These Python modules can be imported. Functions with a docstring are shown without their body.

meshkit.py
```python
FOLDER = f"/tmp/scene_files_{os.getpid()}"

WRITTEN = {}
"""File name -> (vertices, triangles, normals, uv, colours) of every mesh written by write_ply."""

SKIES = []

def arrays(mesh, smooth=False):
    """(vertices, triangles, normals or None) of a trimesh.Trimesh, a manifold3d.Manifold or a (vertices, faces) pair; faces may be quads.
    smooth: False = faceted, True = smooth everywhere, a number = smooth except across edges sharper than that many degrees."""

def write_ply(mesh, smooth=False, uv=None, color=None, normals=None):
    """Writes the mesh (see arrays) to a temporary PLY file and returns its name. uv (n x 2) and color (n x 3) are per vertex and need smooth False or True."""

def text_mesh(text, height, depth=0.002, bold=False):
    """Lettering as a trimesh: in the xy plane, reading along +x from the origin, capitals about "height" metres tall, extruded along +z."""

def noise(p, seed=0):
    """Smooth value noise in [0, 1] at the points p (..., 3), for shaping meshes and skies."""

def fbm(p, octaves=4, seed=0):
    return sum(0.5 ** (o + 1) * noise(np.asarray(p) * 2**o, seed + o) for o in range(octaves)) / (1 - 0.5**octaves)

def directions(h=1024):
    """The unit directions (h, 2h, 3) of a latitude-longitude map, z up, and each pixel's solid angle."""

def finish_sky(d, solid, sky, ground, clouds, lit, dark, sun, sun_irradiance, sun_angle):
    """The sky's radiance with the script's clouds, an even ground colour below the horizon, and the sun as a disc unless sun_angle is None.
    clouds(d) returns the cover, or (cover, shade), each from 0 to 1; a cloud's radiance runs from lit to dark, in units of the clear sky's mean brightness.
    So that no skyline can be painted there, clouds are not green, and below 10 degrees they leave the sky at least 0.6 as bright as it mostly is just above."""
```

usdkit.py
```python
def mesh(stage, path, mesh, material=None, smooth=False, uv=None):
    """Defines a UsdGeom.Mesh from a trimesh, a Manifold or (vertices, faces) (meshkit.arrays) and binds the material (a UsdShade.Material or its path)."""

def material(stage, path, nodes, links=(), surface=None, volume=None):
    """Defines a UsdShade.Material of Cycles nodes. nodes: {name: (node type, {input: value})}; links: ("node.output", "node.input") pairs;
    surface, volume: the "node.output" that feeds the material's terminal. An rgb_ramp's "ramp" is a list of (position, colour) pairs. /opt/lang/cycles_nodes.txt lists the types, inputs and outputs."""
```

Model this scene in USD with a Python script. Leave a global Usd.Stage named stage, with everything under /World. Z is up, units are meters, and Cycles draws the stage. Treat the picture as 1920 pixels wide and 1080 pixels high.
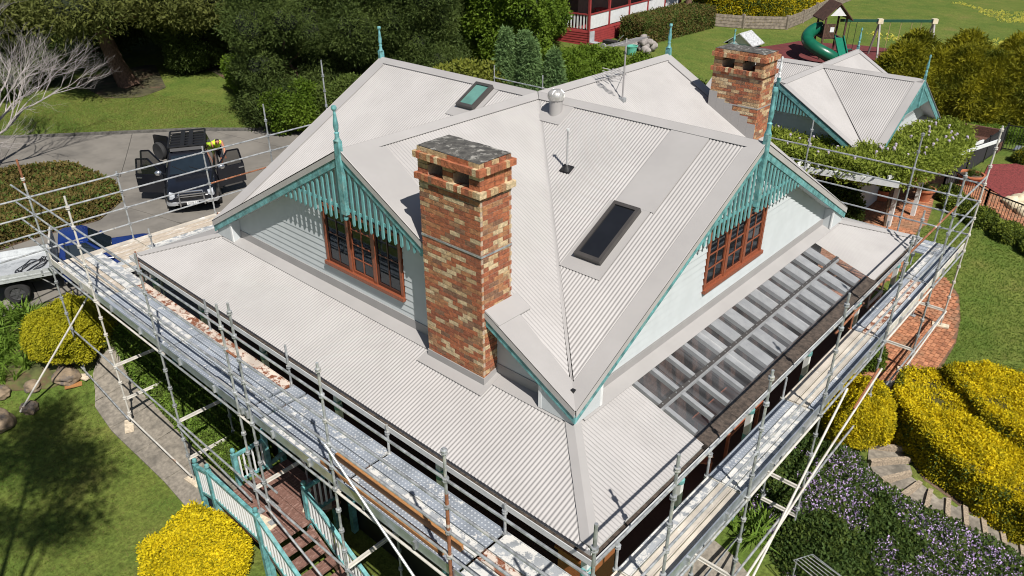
import math, random, numpy as np, trimesh, manifold3d, usdkit, meshkit
from pxr import Usd, UsdGeom, UsdLux, UsdShade, Gf, Sdf, Vt
from shapely.geometry import Polygon, Point, LineString, box as sbox
from scipy.interpolate import RBFInterpolator
random.seed(7); rng = np.random.default_rng(11)
stage = Usd.Stage.CreateInMemory()
UsdGeom.SetStageUpAxis(stage, UsdGeom.Tokens.z); UsdGeom.SetStageMetersPerUnit(stage, 1.0)
stage.SetDefaultPrim(UsdGeom.Xform.Define(stage, '/World').GetPrim())
# ---------------------------------------------------------------- camera, sky, sun
EYE = np.array([11.74, -13.941, 8.045]); YAW, PITCH = math.radians(132.034), math.radians(-28.615)
cam = UsdGeom.Camera.Define(stage, '/World/camera')
fw = np.array([math.cos(PITCH)*math.cos(YAW), math.cos(PITCH)*math.sin(YAW), math.sin(PITCH)])
rt = np.cross(fw, [0, 0, 1]); rt /= np.linalg.norm(rt); up = np.cross(rt, fw)
cam.AddTransformOp().Set(Gf.Matrix4d(*rt, 0, *up, 0, *(-fw), 0, *EYE, 1))
cam.CreateHorizontalApertureAttr(36.0); cam.CreateVerticalApertureAttr(20.25); cam.CreateFocalLengthAttr(36.0*1429.6/1920)
cam.CreateClippingRangeAttr(Gf.Vec2f(0.1, 2000)); cam.CreateExposureAttr(0.36)
SUN = np.array([0.567, -0.251, 0.785]); SUN /= np.linalg.norm(SUN)
EL, ROT = math.asin(SUN[2]), math.atan2(SUN[0], SUN[1])
usdkit.material(stage, '/World/Looks/sky', {'s': ('sky_texture', {'sky_type': 'single_scattering', 'sun_disc': False, 'sun_elevation': EL, 'sun_rotation': ROT}),
    'b': ('background_shader', {'strength': 0.05})}, [('s.color', 'b.color')], surface='b.background')
dome = UsdLux.DomeLight.Define(stage, '/World/sky'); dome.CreateIntensityAttr(1.0)
UsdShade.MaterialBindingAPI.Apply(dome.GetPrim()).Bind(UsdShade.Material.Get(stage, '/World/Looks/sky'))
sun = UsdLux.DistantLight.Define(stage, '/World/sun'); sun.CreateIntensityAttr(1.25); sun.CreateAngleAttr(0.5); sun.CreateColorAttr(Gf.Vec3f(1.0, 0.955, 0.89)); sun.CreateNormalizeAttr(True)
zax = SUN; xax = np.cross([0, 0, 1], zax); xax /= np.linalg.norm(xax); yax = np.cross(zax, xax)
sun.AddTransformOp().Set(Gf.Matrix4d(*xax, 0, *yax, 0, *zax, 0, 0, 0, 60, 1))
# ---------------------------------------------------------------- helpers
_n = {}
def numbered(parent, name):
    k = (parent, name); i = _n.get(k, -1) + 1; _n[k] = i
    return f'{parent}/{name}' if i == 0 else f'{parent}/{name}_{i:03d}'
def info(p, label=None, cat=None, group=None, kind=None):
    for k, v in (('label', label), ('category', cat), ('group', group), ('kind', kind)):
        if v: p.SetCustomDataByKey(k, v)
    return p
class T:                                                   # a thing: Xform at its base
    def __init__(s, name, label, cat, loc=(0, 0, 0), rz=0, group=None, kind=None):
        s.path = numbered('/World', name); s.o = np.array(loc, float); s.rz = rz
        x = UsdGeom.Xform.Define(stage, s.path); x.AddTranslateOp().Set(Gf.Vec3d(*map(float, loc)))
        if rz: x.AddRotateZOp().Set(math.degrees(rz))
        s.prim = x.GetPrim(); info(s.prim, label, cat, group, kind)
        s.local = False
def part(parent, name, mb, mat, smooth=False, label=None, kind=None, root=None):
    """one Mesh under a thing (T) or under a part path; vertices in world coordinates unless the thing is local"""
    t = root or parent; path = numbered(parent.path if isinstance(parent, T) else parent, name)
    v, f = mb.arrays() if isinstance(mb, MB) else mb
    if len(v) == 0: return None
    v = np.asarray(v, float)
    if isinstance(t, T) and not t.local:
        v = v - t.o
        if t.rz:
            c, s_ = math.cos(-t.rz), math.sin(-t.rz); v = np.stack([v[:, 0]*c - v[:, 1]*s_, v[:, 0]*s_ + v[:, 1]*c, v[:, 2]], -1)
    m = usdkit.mesh(stage, path, (v, f), mat, smooth=smooth); info(m.GetPrim(), label, kind=kind)
    return path
def holder(parent, name, label=None):
    path = numbered(parent.path if isinstance(parent, T) else parent, name); UsdGeom.Xform.Define(stage, path); info(stage.GetPrimAtPath(path), label); return path
def single(name, mb, mat, label=None, cat=None, group=None, kind=None, smooth=False):
    path = numbered('/World', name); v, f = mb.arrays() if isinstance(mb, MB) else mb
    m = usdkit.mesh(stage, path, (v, f), mat, smooth=smooth); info(m.GetPrim(), label, cat, group, kind); return path
def dup(src, name, label, loc, rz=0, scale=None, group=None):
    was = src.prim.GetCustomData(); path = numbered('/World', name); x = UsdGeom.Xform.Define(stage, path)
    p = x.GetPrim(); p.GetReferences().AddInternalReference(src.path); p.SetInstanceable(True); x.ClearXformOpOrder()
    x.AddTransformOp(opSuffix='place').Set(Gf.Matrix4d().SetScale(Gf.Vec3d(*(scale or (1, 1, 1)))) * Gf.Matrix4d().SetRotate(Gf.Rotation(Gf.Vec3d(0, 0, 1), math.degrees(rz))) * Gf.Matrix4d().SetTranslate(Gf.Vec3d(*map(float, loc))))
    info(p, label, was['category'], group or was.get('group')); return p
def rot(z=0, x=0, y=0):
    return trimesh.transformations.euler_matrix(x, y, z)
class MB:
    def __init__(s): s.v, s.f, s.n = [], [], 0; s.M = None
    def add(s, v, f):
        v = np.asarray(v, float); f = np.asarray(f, int)
        if f.shape[1] == 4: f = np.vstack([f[:, [0, 1, 2]], f[:, [0, 2, 3]]])
        if s.M is not None:
            v = v @ s.M[:3, :3].T + s.M[:3, 3]
            if np.linalg.det(s.M[:3, :3]) < 0: f = f[:, ::-1]
        s.v.append(v); s.f.append(f + s.n); s.n += len(v); return s
    def tm(s, m): return s.add(m.vertices, m.faces)
    def hexa(s, p):                                        # 8 corners: bottom 4 ccw, top 4
        return s.add(p, [[0, 3, 2, 1], [4, 5, 6, 7], [0, 1, 5, 4], [1, 2, 6, 5], [2, 3, 7, 6], [3, 0, 4, 7]])
    def box(s, lo, hi):
        (a, b, c), (d, e, g) = np.minimum(lo, hi), np.maximum(lo, hi)
        return s.hexa([[a, b, c], [d, b, c], [d, e, c], [a, e, c], [a, b, g], [d, b, g], [d, e, g], [a, e, g]])
    def cbox(s, c, size, rz=0, M=None):
        h = np.array(size)/2; p = np.array([[-1, -1, -1], [1, -1, -1], [1, 1, -1], [-1, 1, -1], [-1, -1, 1], [1, -1, 1], [1, 1, 1], [-1, 1, 1]])*h
        R = rot(rz)[:3, :3] if M is None else M
        return s.hexa(p @ np.asarray(R).T + np.array(c))
    def beam(s, p, q, w, h, upv=(0, 0, 1)):                # w across, h along up
        p, q = np.array(p, float), np.array(q, float); d = q-p; d /= np.linalg.norm(d); u = np.array(upv, float); a = np.cross(d, u); a /= np.linalg.norm(a); u = np.cross(a, d)
        c = lambda o: [o - a*w/2 - u*h/2, o + a*w/2 - u*h/2, o + a*w/2 + u*h/2, o - a*w/2 + u*h/2]
        A, B = c(p), c(q)
        return s.add(A+B, [[0, 1, 2, 3], [7, 6, 5, 4], [0, 4, 5, 1], [1, 5, 6, 2], [2, 6, 7, 3], [3, 7, 4, 0]])
    def tube(s, pts, r, n=8, cap=True):
        pts = np.asarray(pts, float); r = np.broadcast_to(r, (len(pts),)); t = np.gradient(pts, axis=0); t /= np.linalg.norm(t, axis=1, keepdims=True)+1e-12
        ref = np.array([0, 0, 1.]) if abs(t[0][2]) < .9 else np.array([1., 0, 0])
        a = np.cross(t, ref); a /= np.linalg.norm(a, axis=1, keepdims=True)+1e-12; b = np.cross(t, a); an = np.arange(n)*2*np.pi/n
        v = (pts[:, None] + r[:, None, None]*(np.cos(an)[None, :, None]*a[:, None] + np.sin(an)[None, :, None]*b[:, None])).reshape(-1, 3)
        f = [[i*n+j, i*n+(j+1) % n, (i+1)*n+(j+1) % n, (i+1)*n+j] for i in range(len(pts)-1) for j in range(n)]
        s.add(v, f)
        if cap:
            s.add(v[:n], [[0, k+1, k] for k in range(1, n-1)]); s.add(v[-n:], [[0, k, k+1] for k in range(1, n-1)])
        return s
    def lathe(s, prof, c=(0, 0, 0), n=14):                 # prof: (r, z)
        prof = np.asarray(prof, float); an = np.arange(n)*2*np.pi/n
        v = np.stack([prof[:, None, 0]*np.cos(an), prof[:, None, 0]*np.sin(an), np.broadcast_to(prof[:, None, 1], (len(prof), n))], -1).reshape(-1, 3) + np.array(c)
        return s.add(v, [[i*n+j, i*n+(j+1) % n, (i+1)*n+(j+1) % n, (i+1)*n+j] for i in range(len(prof)-1) for j in range(n)])
    def prism(s, poly, d0, d1, fr):                        # 2-D polygon swept between d0 and d1; fr(x, y, d) -> 3-D
        poly = np.asarray(poly, float); n = len(poly)
        v, f = trimesh.creation.triangulate_polygon(Polygon(poly), engine='earcut')
        a = np.array([fr(x, y, d0) for x, y in v]); b = np.array([fr(x, y, d1) for x, y in v])
        s.add(a, f[:, ::-1]); s.add(b, f)
        A = np.array([fr(x, y, d0) for x, y in poly]); B = np.array([fr(x, y, d1) for x, y in poly])
        return s.add(np.vstack([A, B]), [[i, (i+1) % n, n+(i+1) % n, n+i] for i in range(n)])
    def quad(s, a, b, c, d): return s.add([a, b, c, d], [[0, 1, 2], [0, 2, 3]])
    def ico(s, c, r, sub=2, noise=0, seed=0, sc=3.0):
        m = trimesh.creation.icosphere(sub, 1.0); v = m.vertices*np.asarray(r)
        if noise: v = v*(1 + noise*(meshkit.fbm(m.vertices*sc + seed*7.3, 3, seed)[:, None]-.5)*2)
        return s.add(v + np.array(c), m.faces)
    def arrays(s):
        if not s.v: return np.zeros((0, 3)), np.zeros((0, 3), int)
        return np.vstack(s.v), np.vstack(s.f)
# ---------------------------------------------------------------- materials
L = '/World/Looks/'; _mats = {}
def mat(name, col, rough=.6, var=.12, scale=4, metal=0, spec=.5, bump=0, bscale=40, col2=None, lo=.35, hi=.65, col3=None, sc3=1.2, lo3=.55, hi3=.62, coord='position', stretch=None, detail=4):
    if name in _mats: return _mats[name]
    col = np.array(col, float); c2 = np.array(col2 if col2 is not None else np.clip(col*(1-var), 0, 1), float); c1 = col if col2 is not None else np.clip(col*(1+var), 0, 1)
    N = {'g': ('geometry', {}) if coord == 'position' else ('texture_coordinate', {}), 'n': ('noise_texture', {'scale': scale, 'detail': detail, 'roughness': .6}),
         'r': ('rgb_ramp', {'ramp': [(lo, tuple(c2)), (hi, tuple(c1))]}), 'p': ('principled_bsdf', {'roughness': rough, 'metallic': metal, 'specular_ior_level': spec})}
    src = 'g.position' if coord == 'position' else 'g.object'; K = []
    if stretch is not None:
        N['mp'] = ('mapping', {'scale': stretch}); K += [(src, 'mp.vector')]; src = 'mp.vector'
    K += [(src, 'n.vector'), ('n.fac', 'r.fac')]; out = 'r.color'
    if col3 is not None:
        N['n3'] = ('noise_texture', {'scale': sc3, 'detail': 5, 'roughness': .65}); N['r3'] = ('rgb_ramp', {'ramp': [(lo3, (0, 0, 0)), (hi3, (1, 1, 1))]})
        N['m3'] = ('mix', {'color2': tuple(col3)}); K += [(src, 'n3.vector'), ('n3.fac', 'r3.fac'), ('r3.color', 'm3.fac'), (out, 'm3.color1')]; out = 'm3.color'
    K.append((out, 'p.base_color'))
    if bump:
        N['nb'] = ('noise_texture', {'scale': bscale, 'detail': 3}); N['b'] = ('bump', {'strength': bump, 'distance': .02}); K += [(src, 'nb.vector'), ('nb.fac', 'b.height'), ('b.normal', 'p.normal')]
    usdkit.material(stage, L+name, N, K, surface='p.BSDF'); _mats[name] = L+name; return L+name
def leafmat(name, c_dark, c_light, scale=1.3, trans=.22, rough=.6, sheen=.14, lo=.3, hi=.7):
    N = {'g': ('geometry', {}), 'n': ('noise_texture', {'scale': scale, 'detail': 3}), 'n2': ('noise_texture', {'scale': 13.0, 'detail': 1}), 'mx': ('mix', {'fac': .38}), 'r': ('rgb_ramp', {'ramp': [(lo, c_dark), (hi, c_light)]}),
         'p': ('principled_bsdf', {'roughness': rough, 'specular_ior_level': sheen}), 't': ('translucent_bsdf', {}), 'x': ('mix_closure', {'fac': trans})}
    usdkit.material(stage, L+name, N, [('g.position', 'n.vector'), ('g.position', 'n2.vector'), ('n.color', 'mx.color1'), ('n2.color', 'mx.color2'), ('mx.color', 'r.fac'), ('r.color', 'p.base_color'), ('r.color', 't.color'), ('p.BSDF', 'x.closure1'), ('t.BSDF', 'x.closure2')], surface='x.closure')
    return L+name
def glassmat(name, tint=(.02, .025, .03), clear=.55, rough=.02):
    N = {'f': ('fresnel', {'IOR': 1.5}), 'g': ('glossy_bsdf', {'color': (.9, .95, 1), 'roughness': rough}), 't': ('transparent_bsdf', {'color': (clear, clear, clear)}), 'd': ('diffuse_bsdf', {'color': tint}), 'x': ('mix_closure', {'fac': .25}), 'y': ('mix_closure', {})}
    usdkit.material(stage, L+name, N, [('t.BSDF', 'x.closure1'), ('d.BSDF', 'x.closure2'), ('x.closure', 'y.closure1'), ('g.BSDF', 'y.closure2'), ('f.fac', 'y.fac')], surface='y.closure')
    return L+name
ROOF = mat('roof_paint', (.352, .338, .330), .45, .05, .9, spec=.3, col3=(.305, .292, .283), sc3=.7, lo3=.5, hi3=.8); FLASH = mat('roof_flashing', (.332, .319, .311), .42, .05, .8, spec=.3); DGREY = mat('apron_grey', (.29, .278, .275), .5, .05, 2)
CREAMB = mat('weatherboard', (.475, .505, .518), .5, .04, 3); TEAL = mat('teal_paint', (.11, .285, .29), .55, .4, 7, bump=.2, bscale=25, col3=(.16, .30, .29), sc3=5); TEALD = mat('teal_batten', (.13, .32, .325), .5, .15, 8)
WHITE = mat('white_paint', (.66, .67, .67), .45, .06, 5); OFFW = mat('fascia', (.5, .51, .51), .45, .08, 3)
TIMB = mat('window_timber', (.225, .066, .032), .4, .3, 20, stretch=(3, 3, .6)); CHAR = mat('charcoal', (.055, .05, .047), .4, .1, 4); BLACK = mat('black', (.012, .012, .013), .5, .1, 4); DIRT = mat('gutter_dirt', (.06, .045, .035), .9, .5, 14, bump=.4)
BR = [mat('brick_%d' % i, c, .88, .3, 14, bump=.8, bscale=45) for i, c in enumerate([(.34, .112, .05), (.27, .09, .045), (.36, .165, .075), (.43, .30, .165), (.50, .385, .235), (.20, .105, .062), (.31, .165, .085)])]
MORT = mat('mortar', (.40, .31, .235), .95, .2, 30); SOOT = mat('sooty_lid', (.10, .095, .085), .95, .5, 9, col2=(.04, .038, .035), col3=(.27, .26, .235), sc3=7, lo3=.54, hi3=.64, bump=.5)
GALV = mat('galv_tube', (.35, .365, .375), .45, .35, 7, metal=.4, col3=(.52, .51, .47), sc3=5, lo3=.56, hi3=.66); RUST = mat('rusty_tube', (.22, .085, .04), .8, .4, 9, col3=(.45, .42, .38), sc3=4, lo3=.58, hi3=.64); WTUBE = mat('painted_tube', (.50, .475, .43), .55, .15, 6, col3=(.3, .16, .09), sc3=3, lo3=.66, hi3=.72)
def plank_mat(name, base, dots, dotcol, splat, s_lo, ds=14., rad=.25, metal=0):
    N = {'g': ('geometry', {}), 'v': ('voronoi_texture', {'scale': ds, 'randomness': 0.0}), 'rv': ('rgb_ramp', {'ramp': [(rad, (1, 1, 1)), (rad+.06, (0, 0, 0))]}), 'n': ('noise_texture', {'scale': 5.0, 'detail': 6, 'roughness': .7}), 'r': ('rgb_ramp', {'ramp': [(s_lo, (0, 0, 0)), (s_lo+.05, (1, 1, 1))]}),
         'n1': ('noise_texture', {'scale': 1.7, 'detail': 4}), 'r1': ('rgb_ramp', {'ramp': [(.35, tuple(np.array(base)*.75)), (.65, tuple(np.array(base)*1.15))]}), 'm1': ('mix', {'color2': splat}), 'm2': ('mix', {'color2': dotcol}), 'k': ('math', {'math_type': 'multiply', 'value2': dots}), 'b': ('bump', {'strength': .5, 'distance': .01}),
         'p': ('principled_bsdf', {'roughness': .5, 'metallic': metal})}
    usdkit.material(stage, L+name, N, [('g.position', 'v.vector'), ('g.position', 'n.vector'), ('g.position', 'n1.vector'), ('v.distance', 'rv.fac'), ('n.fac', 'r.fac'), ('n1.fac', 'r1.fac'), ('r1.color', 'm1.color1'), ('r.color', 'm1.fac'), ('m1.color', 'm2.color1'), ('rv.color', 'k.value1'), ('k.value', 'm2.fac'), ('m2.color', 'p.base_color'), ('rv.color', 'b.height'), ('b.normal', 'p.normal')], surface='p.BSDF')
    _mats[name] = L+name; return L+name
PL_G = plank_mat('steel_plank', (.27, .30, .345), .55, (.62, .65, .68), (.62, .61, .58), .58, ds=13., rad=.24, metal=.12)
PL_S = plank_mat('splattered_plank', (.33, .35, .37), .45, (.6, .62, .63), (.60, .59, .56), .47, metal=.08)
PL_C = plank_mat('cream_plank', (.50, .455, .39), 1., (.08, .07, .06), (.66, .64, .60), .60, ds=11., rad=.17)
PL_R = plank_mat('rusty_plank', (.58, .50, .43), .0, (.2, .1, .05), (.20, .075, .04), .50)
PL_W = mat('timber_plank', (.42, .36, .29), .8, .2, 9, stretch=(6, 1.2, 1), col3=(.58, .55, .5), sc3=2)
PINE = mat('pine_beam', (.34, .16, .055), .7, .25, 14, stretch=(1.2, 8, 8)); PALET = mat('pale_timber', (.56, .47, .35), .8, .25, 10)
DECKT = mat('deck_timber', (.16, .082, .062), .75, .35, 10, stretch=(6, 1.5, 2), col3=(.28, .17, .14), sc3=4)
CONC = mat('driveway_concrete', (.172, .158, .138), .9, .14, .5, col3=(.095, .088, .078), sc3=.45, lo3=.5, hi3=.75, bump=.3, bscale=60); PATHC = mat('path_concrete', (.215, .19, .155), .9, .25, 9, col3=(.10, .09, .075), sc3=1.3, lo3=.52, hi3=.72, bump=.4, bscale=70)
PAV = [mat('paver_%d' % i, c, .85, .3, 6, col3=(.24, .15, .09), sc3=.9, lo3=.48, hi3=.7) for i, c in enumerate([(.36, .15, .075), (.40, .175, .09), (.32, .13, .065)])]
GLASS = glassmat('window_glass'); SKYG = mat('skylight_glass', (.012, .013, .016), .05, .1, 2, spec=.45); SKYG2 = mat('skylight_blind', (.10, .22, .19), .06, .2, 2, spec=.8)
BARK = mat('bark', (.13, .075, .05), .95, .45, 6, stretch=(3, 3, .5), bump=.6, bscale=12); PALEB = mat('pale_bark', (.29, .265, .25), .85, .25, 8); STEM = mat('stem', (.10, .07, .045), .95, .3, 8)
ROCK = mat('rock', (.20, .15, .10), .95, .35, 4, bump=.8, bscale=9, col3=(.12, .10, .085), sc3=2.5); SOIL = mat('soil', (.10, .065, .042), 1, .4, 6, bump=.6, bscale=25)
MULCH = mat('mulch', (.17, .03, .028), 1, .5, 16, bump=.8, bscale=40)
# ---------------------------------------------------------------- terrain
CP = np.array([(-10,-8.65,-4.9),(-7,-8.65,-5.15),(-4,-8.65,-5.1),(0,-8.7,-5.1),(4,-8.7,-5.1),(0,-12,-5.3),(-8,-13,-5.3),(-13,-13,-5.0),(-17,-14,-4.4),(6,-12,-5.5),(10,-10,-5.5),(-8,-7,-4.5),(-4,-7,-4.7),(0,-7,-4.9),(5,-7,-5.0),(7.5,-7,-5.0),(-12.3,-8.2,-3.5),(-14,-10.3,-3.6),(-18,-11,-3.5),(-11,-5,-3.3),(-15,-2,-3.1),(-22,4.5,-3.0),(-10,2,-3.1),(-9,8,-3.05),(-20,-8,-3.3),(-28,-8,-3.0),(-33,3.6,-2.6),(-45,0,-2.4),(-40,15,-2.0),(-17.3,25,-1.4),(-15,14,-2.6),(-6,12,-3.0),(-25,35,-1.2),(-60,30,-1.5),(-60,-30,-3),(0,24,-2.9),(8.25,9.0,-3.75),(8.25,6,-3.9),(8.25,2.5,-4.1),(8.3,-1,-4.5),(8.4,-4,-4.9),(10,2,-4.2),(12,2,-4.9),(14,-1,-5.4),(11,8,-3.9),(14,6,-4.2),(5.2,13,-3.1),(7,14,-3.15),(4,19,-3.0),(0,16,-3.0),(9,17,-3.2),(11,22,-3.1),(16,16,-3.4),(-7,36,-2.6),(3,34,-2.8),(10,34,-2.9),(0,60,-2.4),(-20,60,-1.8),(20,60,-2.6),(40,40,-3),(40,0,-4.5),(20,-20,-6),(-10,-30,-6),(-30,-30,-4.5),(0,90,-2),(0,0,-4.2),(-5,0,-3.8),(5,0,-4.2),(0,5,-3.6),(5,5,-3.9)], float)
_F = RBFInterpolator(CP[:, :2], CP[:, 2], kernel='thin_plate_spline', smoothing=.3)
def axis(lo, hi, step, far): 
    near = np.arange(lo, hi+1e-6, step); g = [step]; out = []
    d = step
    while sum(g) < far: d *= 1.25; g.append(d)
    o = np.cumsum(g); return np.concatenate([lo-o[::-1], near, hi+o])
GX, GY = axis(-34, 16, .5, 320), axis(-16, 40, .5, 320)
_gx, _gy = np.meshgrid(GX, GY, indexing='ij')
GZ = _F(np.stack([np.clip(_gx, -60, 45), np.clip(_gy, -32, 92)], -1).reshape(-1, 2)).reshape(_gx.shape)
def gz(x, y):
    x, y = np.asarray(x, float), np.asarray(y, float)
    i = np.clip(np.searchsorted(GX, x, 'right')-1, 0, len(GX)-2); j = np.clip(np.searchsorted(GY, y, 'right')-1, 0, len(GY)-2)
    u = (x-GX[i])/(GX[i+1]-GX[i]); w = (y-GY[j])/(GY[j+1]-GY[j])
    a, b, c, d = GZ[i, j], GZ[i+1, j], GZ[i, j+1], GZ[i+1, j+1]
    return np.where(u+w <= 1, a + u*(b-a) + w*(c-a), d + (1-u)*(c-d) + (1-w)*(b-d))
def G(x, y): return float(gz(x, y))
def patch(poly, dz, skirt=True):
    """polygon laid on the terrain, dz above it"""
    poly = poly if isinstance(poly, Polygon) else Polygon(poly); mb = MB()
    x0, y0, x1, y1 = poly.bounds
    for i in range(np.searchsorted(GX, x0)-1, np.searchsorted(GX, x1)):
        for j in range(np.searchsorted(GY, y0)-1, np.searchsorted(GY, y1)):
            xa, xb, ya, yb = GX[i], GX[i+1], GY[j], GY[j+1]
            cell = poly.intersection(sbox(xa, ya, xb, yb))
            if cell.is_empty: continue
            for tri in (Polygon([(xa, ya), (xb, ya), (xa, yb)]), Polygon([(xb, ya), (xb, yb), (xa, yb)])):
                q = cell.intersection(tri)
                for gq in getattr(q, 'geoms', [q]):
                    if gq.geom_type != 'Polygon' or gq.area < 1e-5: continue
                    v, f = trimesh.creation.triangulate_polygon(gq, engine='earcut')
                    mb.add(np.column_stack([v, gz(v[:, 0], v[:, 1])+dz]), f)
    if skirt:
        for ring in [poly.exterior, *poly.interiors]:
            n = max(4, int(ring.length/.4)); p = np.array([ring.interpolate(k/n, True).coords[0] for k in range(n)]); z = gz(p[:, 0], p[:, 1])
            mb.add(np.vstack([np.column_stack([p, z+dz]), np.column_stack([p, z-.08])]), [[k, (k+1) % n, n+(k+1) % n, n+k] for k in range(n)])
    return mb
def smoothpoly(pts, r=.4): return Polygon(pts).buffer(r).buffer(-2*r).buffer(r)
NG = {'g': ('geometry', {}), 'n': ('noise_texture', {'scale': .22, 'detail': 5, 'roughness': .6}), 'n2': ('noise_texture', {'scale': 9.0, 'detail': 4, 'roughness': .7}), 'n4': ('noise_texture', {'scale': 1.1, 'detail': 4}),
      'r': ('rgb_ramp', {'ramp': [(.30, (.055, .095, .016)), (.44, (.080, .122, .022)), (.55, (.115, .142, .030)), (.68, (.17, .145, .05))]}), 'r2': ('rgb_ramp', {'ramp': [(.3, (.55, .55, .5)), (.7, (1.35, 1.35, 1.3))]}),
      'ma': ('mix', {'fac': .45}), 'm': ('mix', {'mix_type': 'multiply', 'fac': 1.0}), 'b': ('bump', {'strength': .8, 'distance': .05}), 'p': ('principled_bsdf', {'roughness': .9, 'specular_ior_level': .15})}
usdkit.material(stage, L+'grass_ground', NG, [('g.position', 'n.vector'), ('g.position', 'n2.vector'), ('g.position', 'n4.vector'), ('n.color', 'ma.color1'), ('n4.color', 'ma.color2'), ('ma.color', 'r.fac'), ('n2.fac', 'r2.fac'), ('r.color', 'm.color1'), ('r2.color', 'm.color2'), ('m.color', 'p.base_color'), ('n2.fac', 'b.height'), ('b.normal', 'p.normal')], surface='p.BSDF')
nx, ny = len(GX), len(GY); idx = np.arange(nx*ny).reshape(nx, ny)
q = np.stack([idx[:-1, :-1], idx[1:, :-1], idx[1:, 1:], idx[:-1, 1:]], -1).reshape(-1, 4)
gv = np.stack([_gx, _gy, GZ], -1).reshape(-1, 3)
single('ground', (gv, np.vstack([q[:, [0, 1, 3]], q[:, [1, 2, 3]]])), L+'grass_ground', 'rolling green lawn and meadow around the house', 'lawn', kind='structure', smooth=True)
# paving
drive = Polygon([(-46, -14), (-36, -9), (-28.9, -4.2), (-26.15, -.5), (-24, 2.4), (-21.7, 4.5), (-20.4, 6.9), (-18.5, 10), (-14, 12), (-8.5, 11), (-7.6, 8), (-7.6, -6.4), (-9.6, -6.5), (-11.7, -6.9), (-12.3, -8.1), (-12.9, -9.6), (-14.2, -13), (-17, -19), (-30, -24)])
island = smoothpoly([(-16.0, -5.2), (-17.6, -3.7), (-19.6, -3.0), (-23.0, -3.3), (-24.4, -5.6), (-22.8, -9.5), (-18.5, -10.5), (-16.2, -8.4)], .5)
drive = drive.difference(island)
cuts = [LineString(c) for c in ([(-26.8, 1), (-20.55, -2.5), (-19.9, -3.4)], [(-16.8, -3.9), (-13.9, -3.3), (-7, -2.5)], [(-18.9, -3.3), (-17.2, 2), (-15.6, 12)], [(-16.1, -6.5), (-7, -5.9)], [(-13.9, -3.3), (-12.4, 3), (-11.5, 12)], [(-24, 3), (-16.5, 4.5), (-7, 6)], [(-16.2, -8), (-12, -8.6)], [(-24.5, -6), (-30, -3)], [(-20, -10.4), (-24, -20)])]
drv = T('driveway', 'grey concrete driveway curving past the planted island', 'driveway', (-15, 0, -3.1), kind='structure')
part(drv, 'joint_bed', patch(drive, .004, False), mat('joint_dark', (.05, .045, .04), 1))
slabs = drive
for c in cuts: slabs = slabs.difference(c.buffer(.012, cap_style=2))
for gq in slabs.geoms:
    if gq.area > .2: part(drv, 'concrete_slab', patch(gq, .03), CONC)
kerb = T('kerb', 'dark low kerb between driveway and tree lawn', 'kerb', (-26, -.6, -3), kind='structure')
kl = [(-36, -8.9), (-28.9, -4.1), (-26.2, -.4), (-24.05, 2.5), (-21.75, 4.6), (-20.45, 7), (-18.6, 10.1)]
for a, b in zip(kl, kl[1:]): part(kerb, 'kerb_stone', MB().beam((*a, G(*a)+.06), (*b, G(*b)+.06), .14, .16), mat('kerb_stone', (.10, .095, .085), .9, .3, 6))
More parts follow.
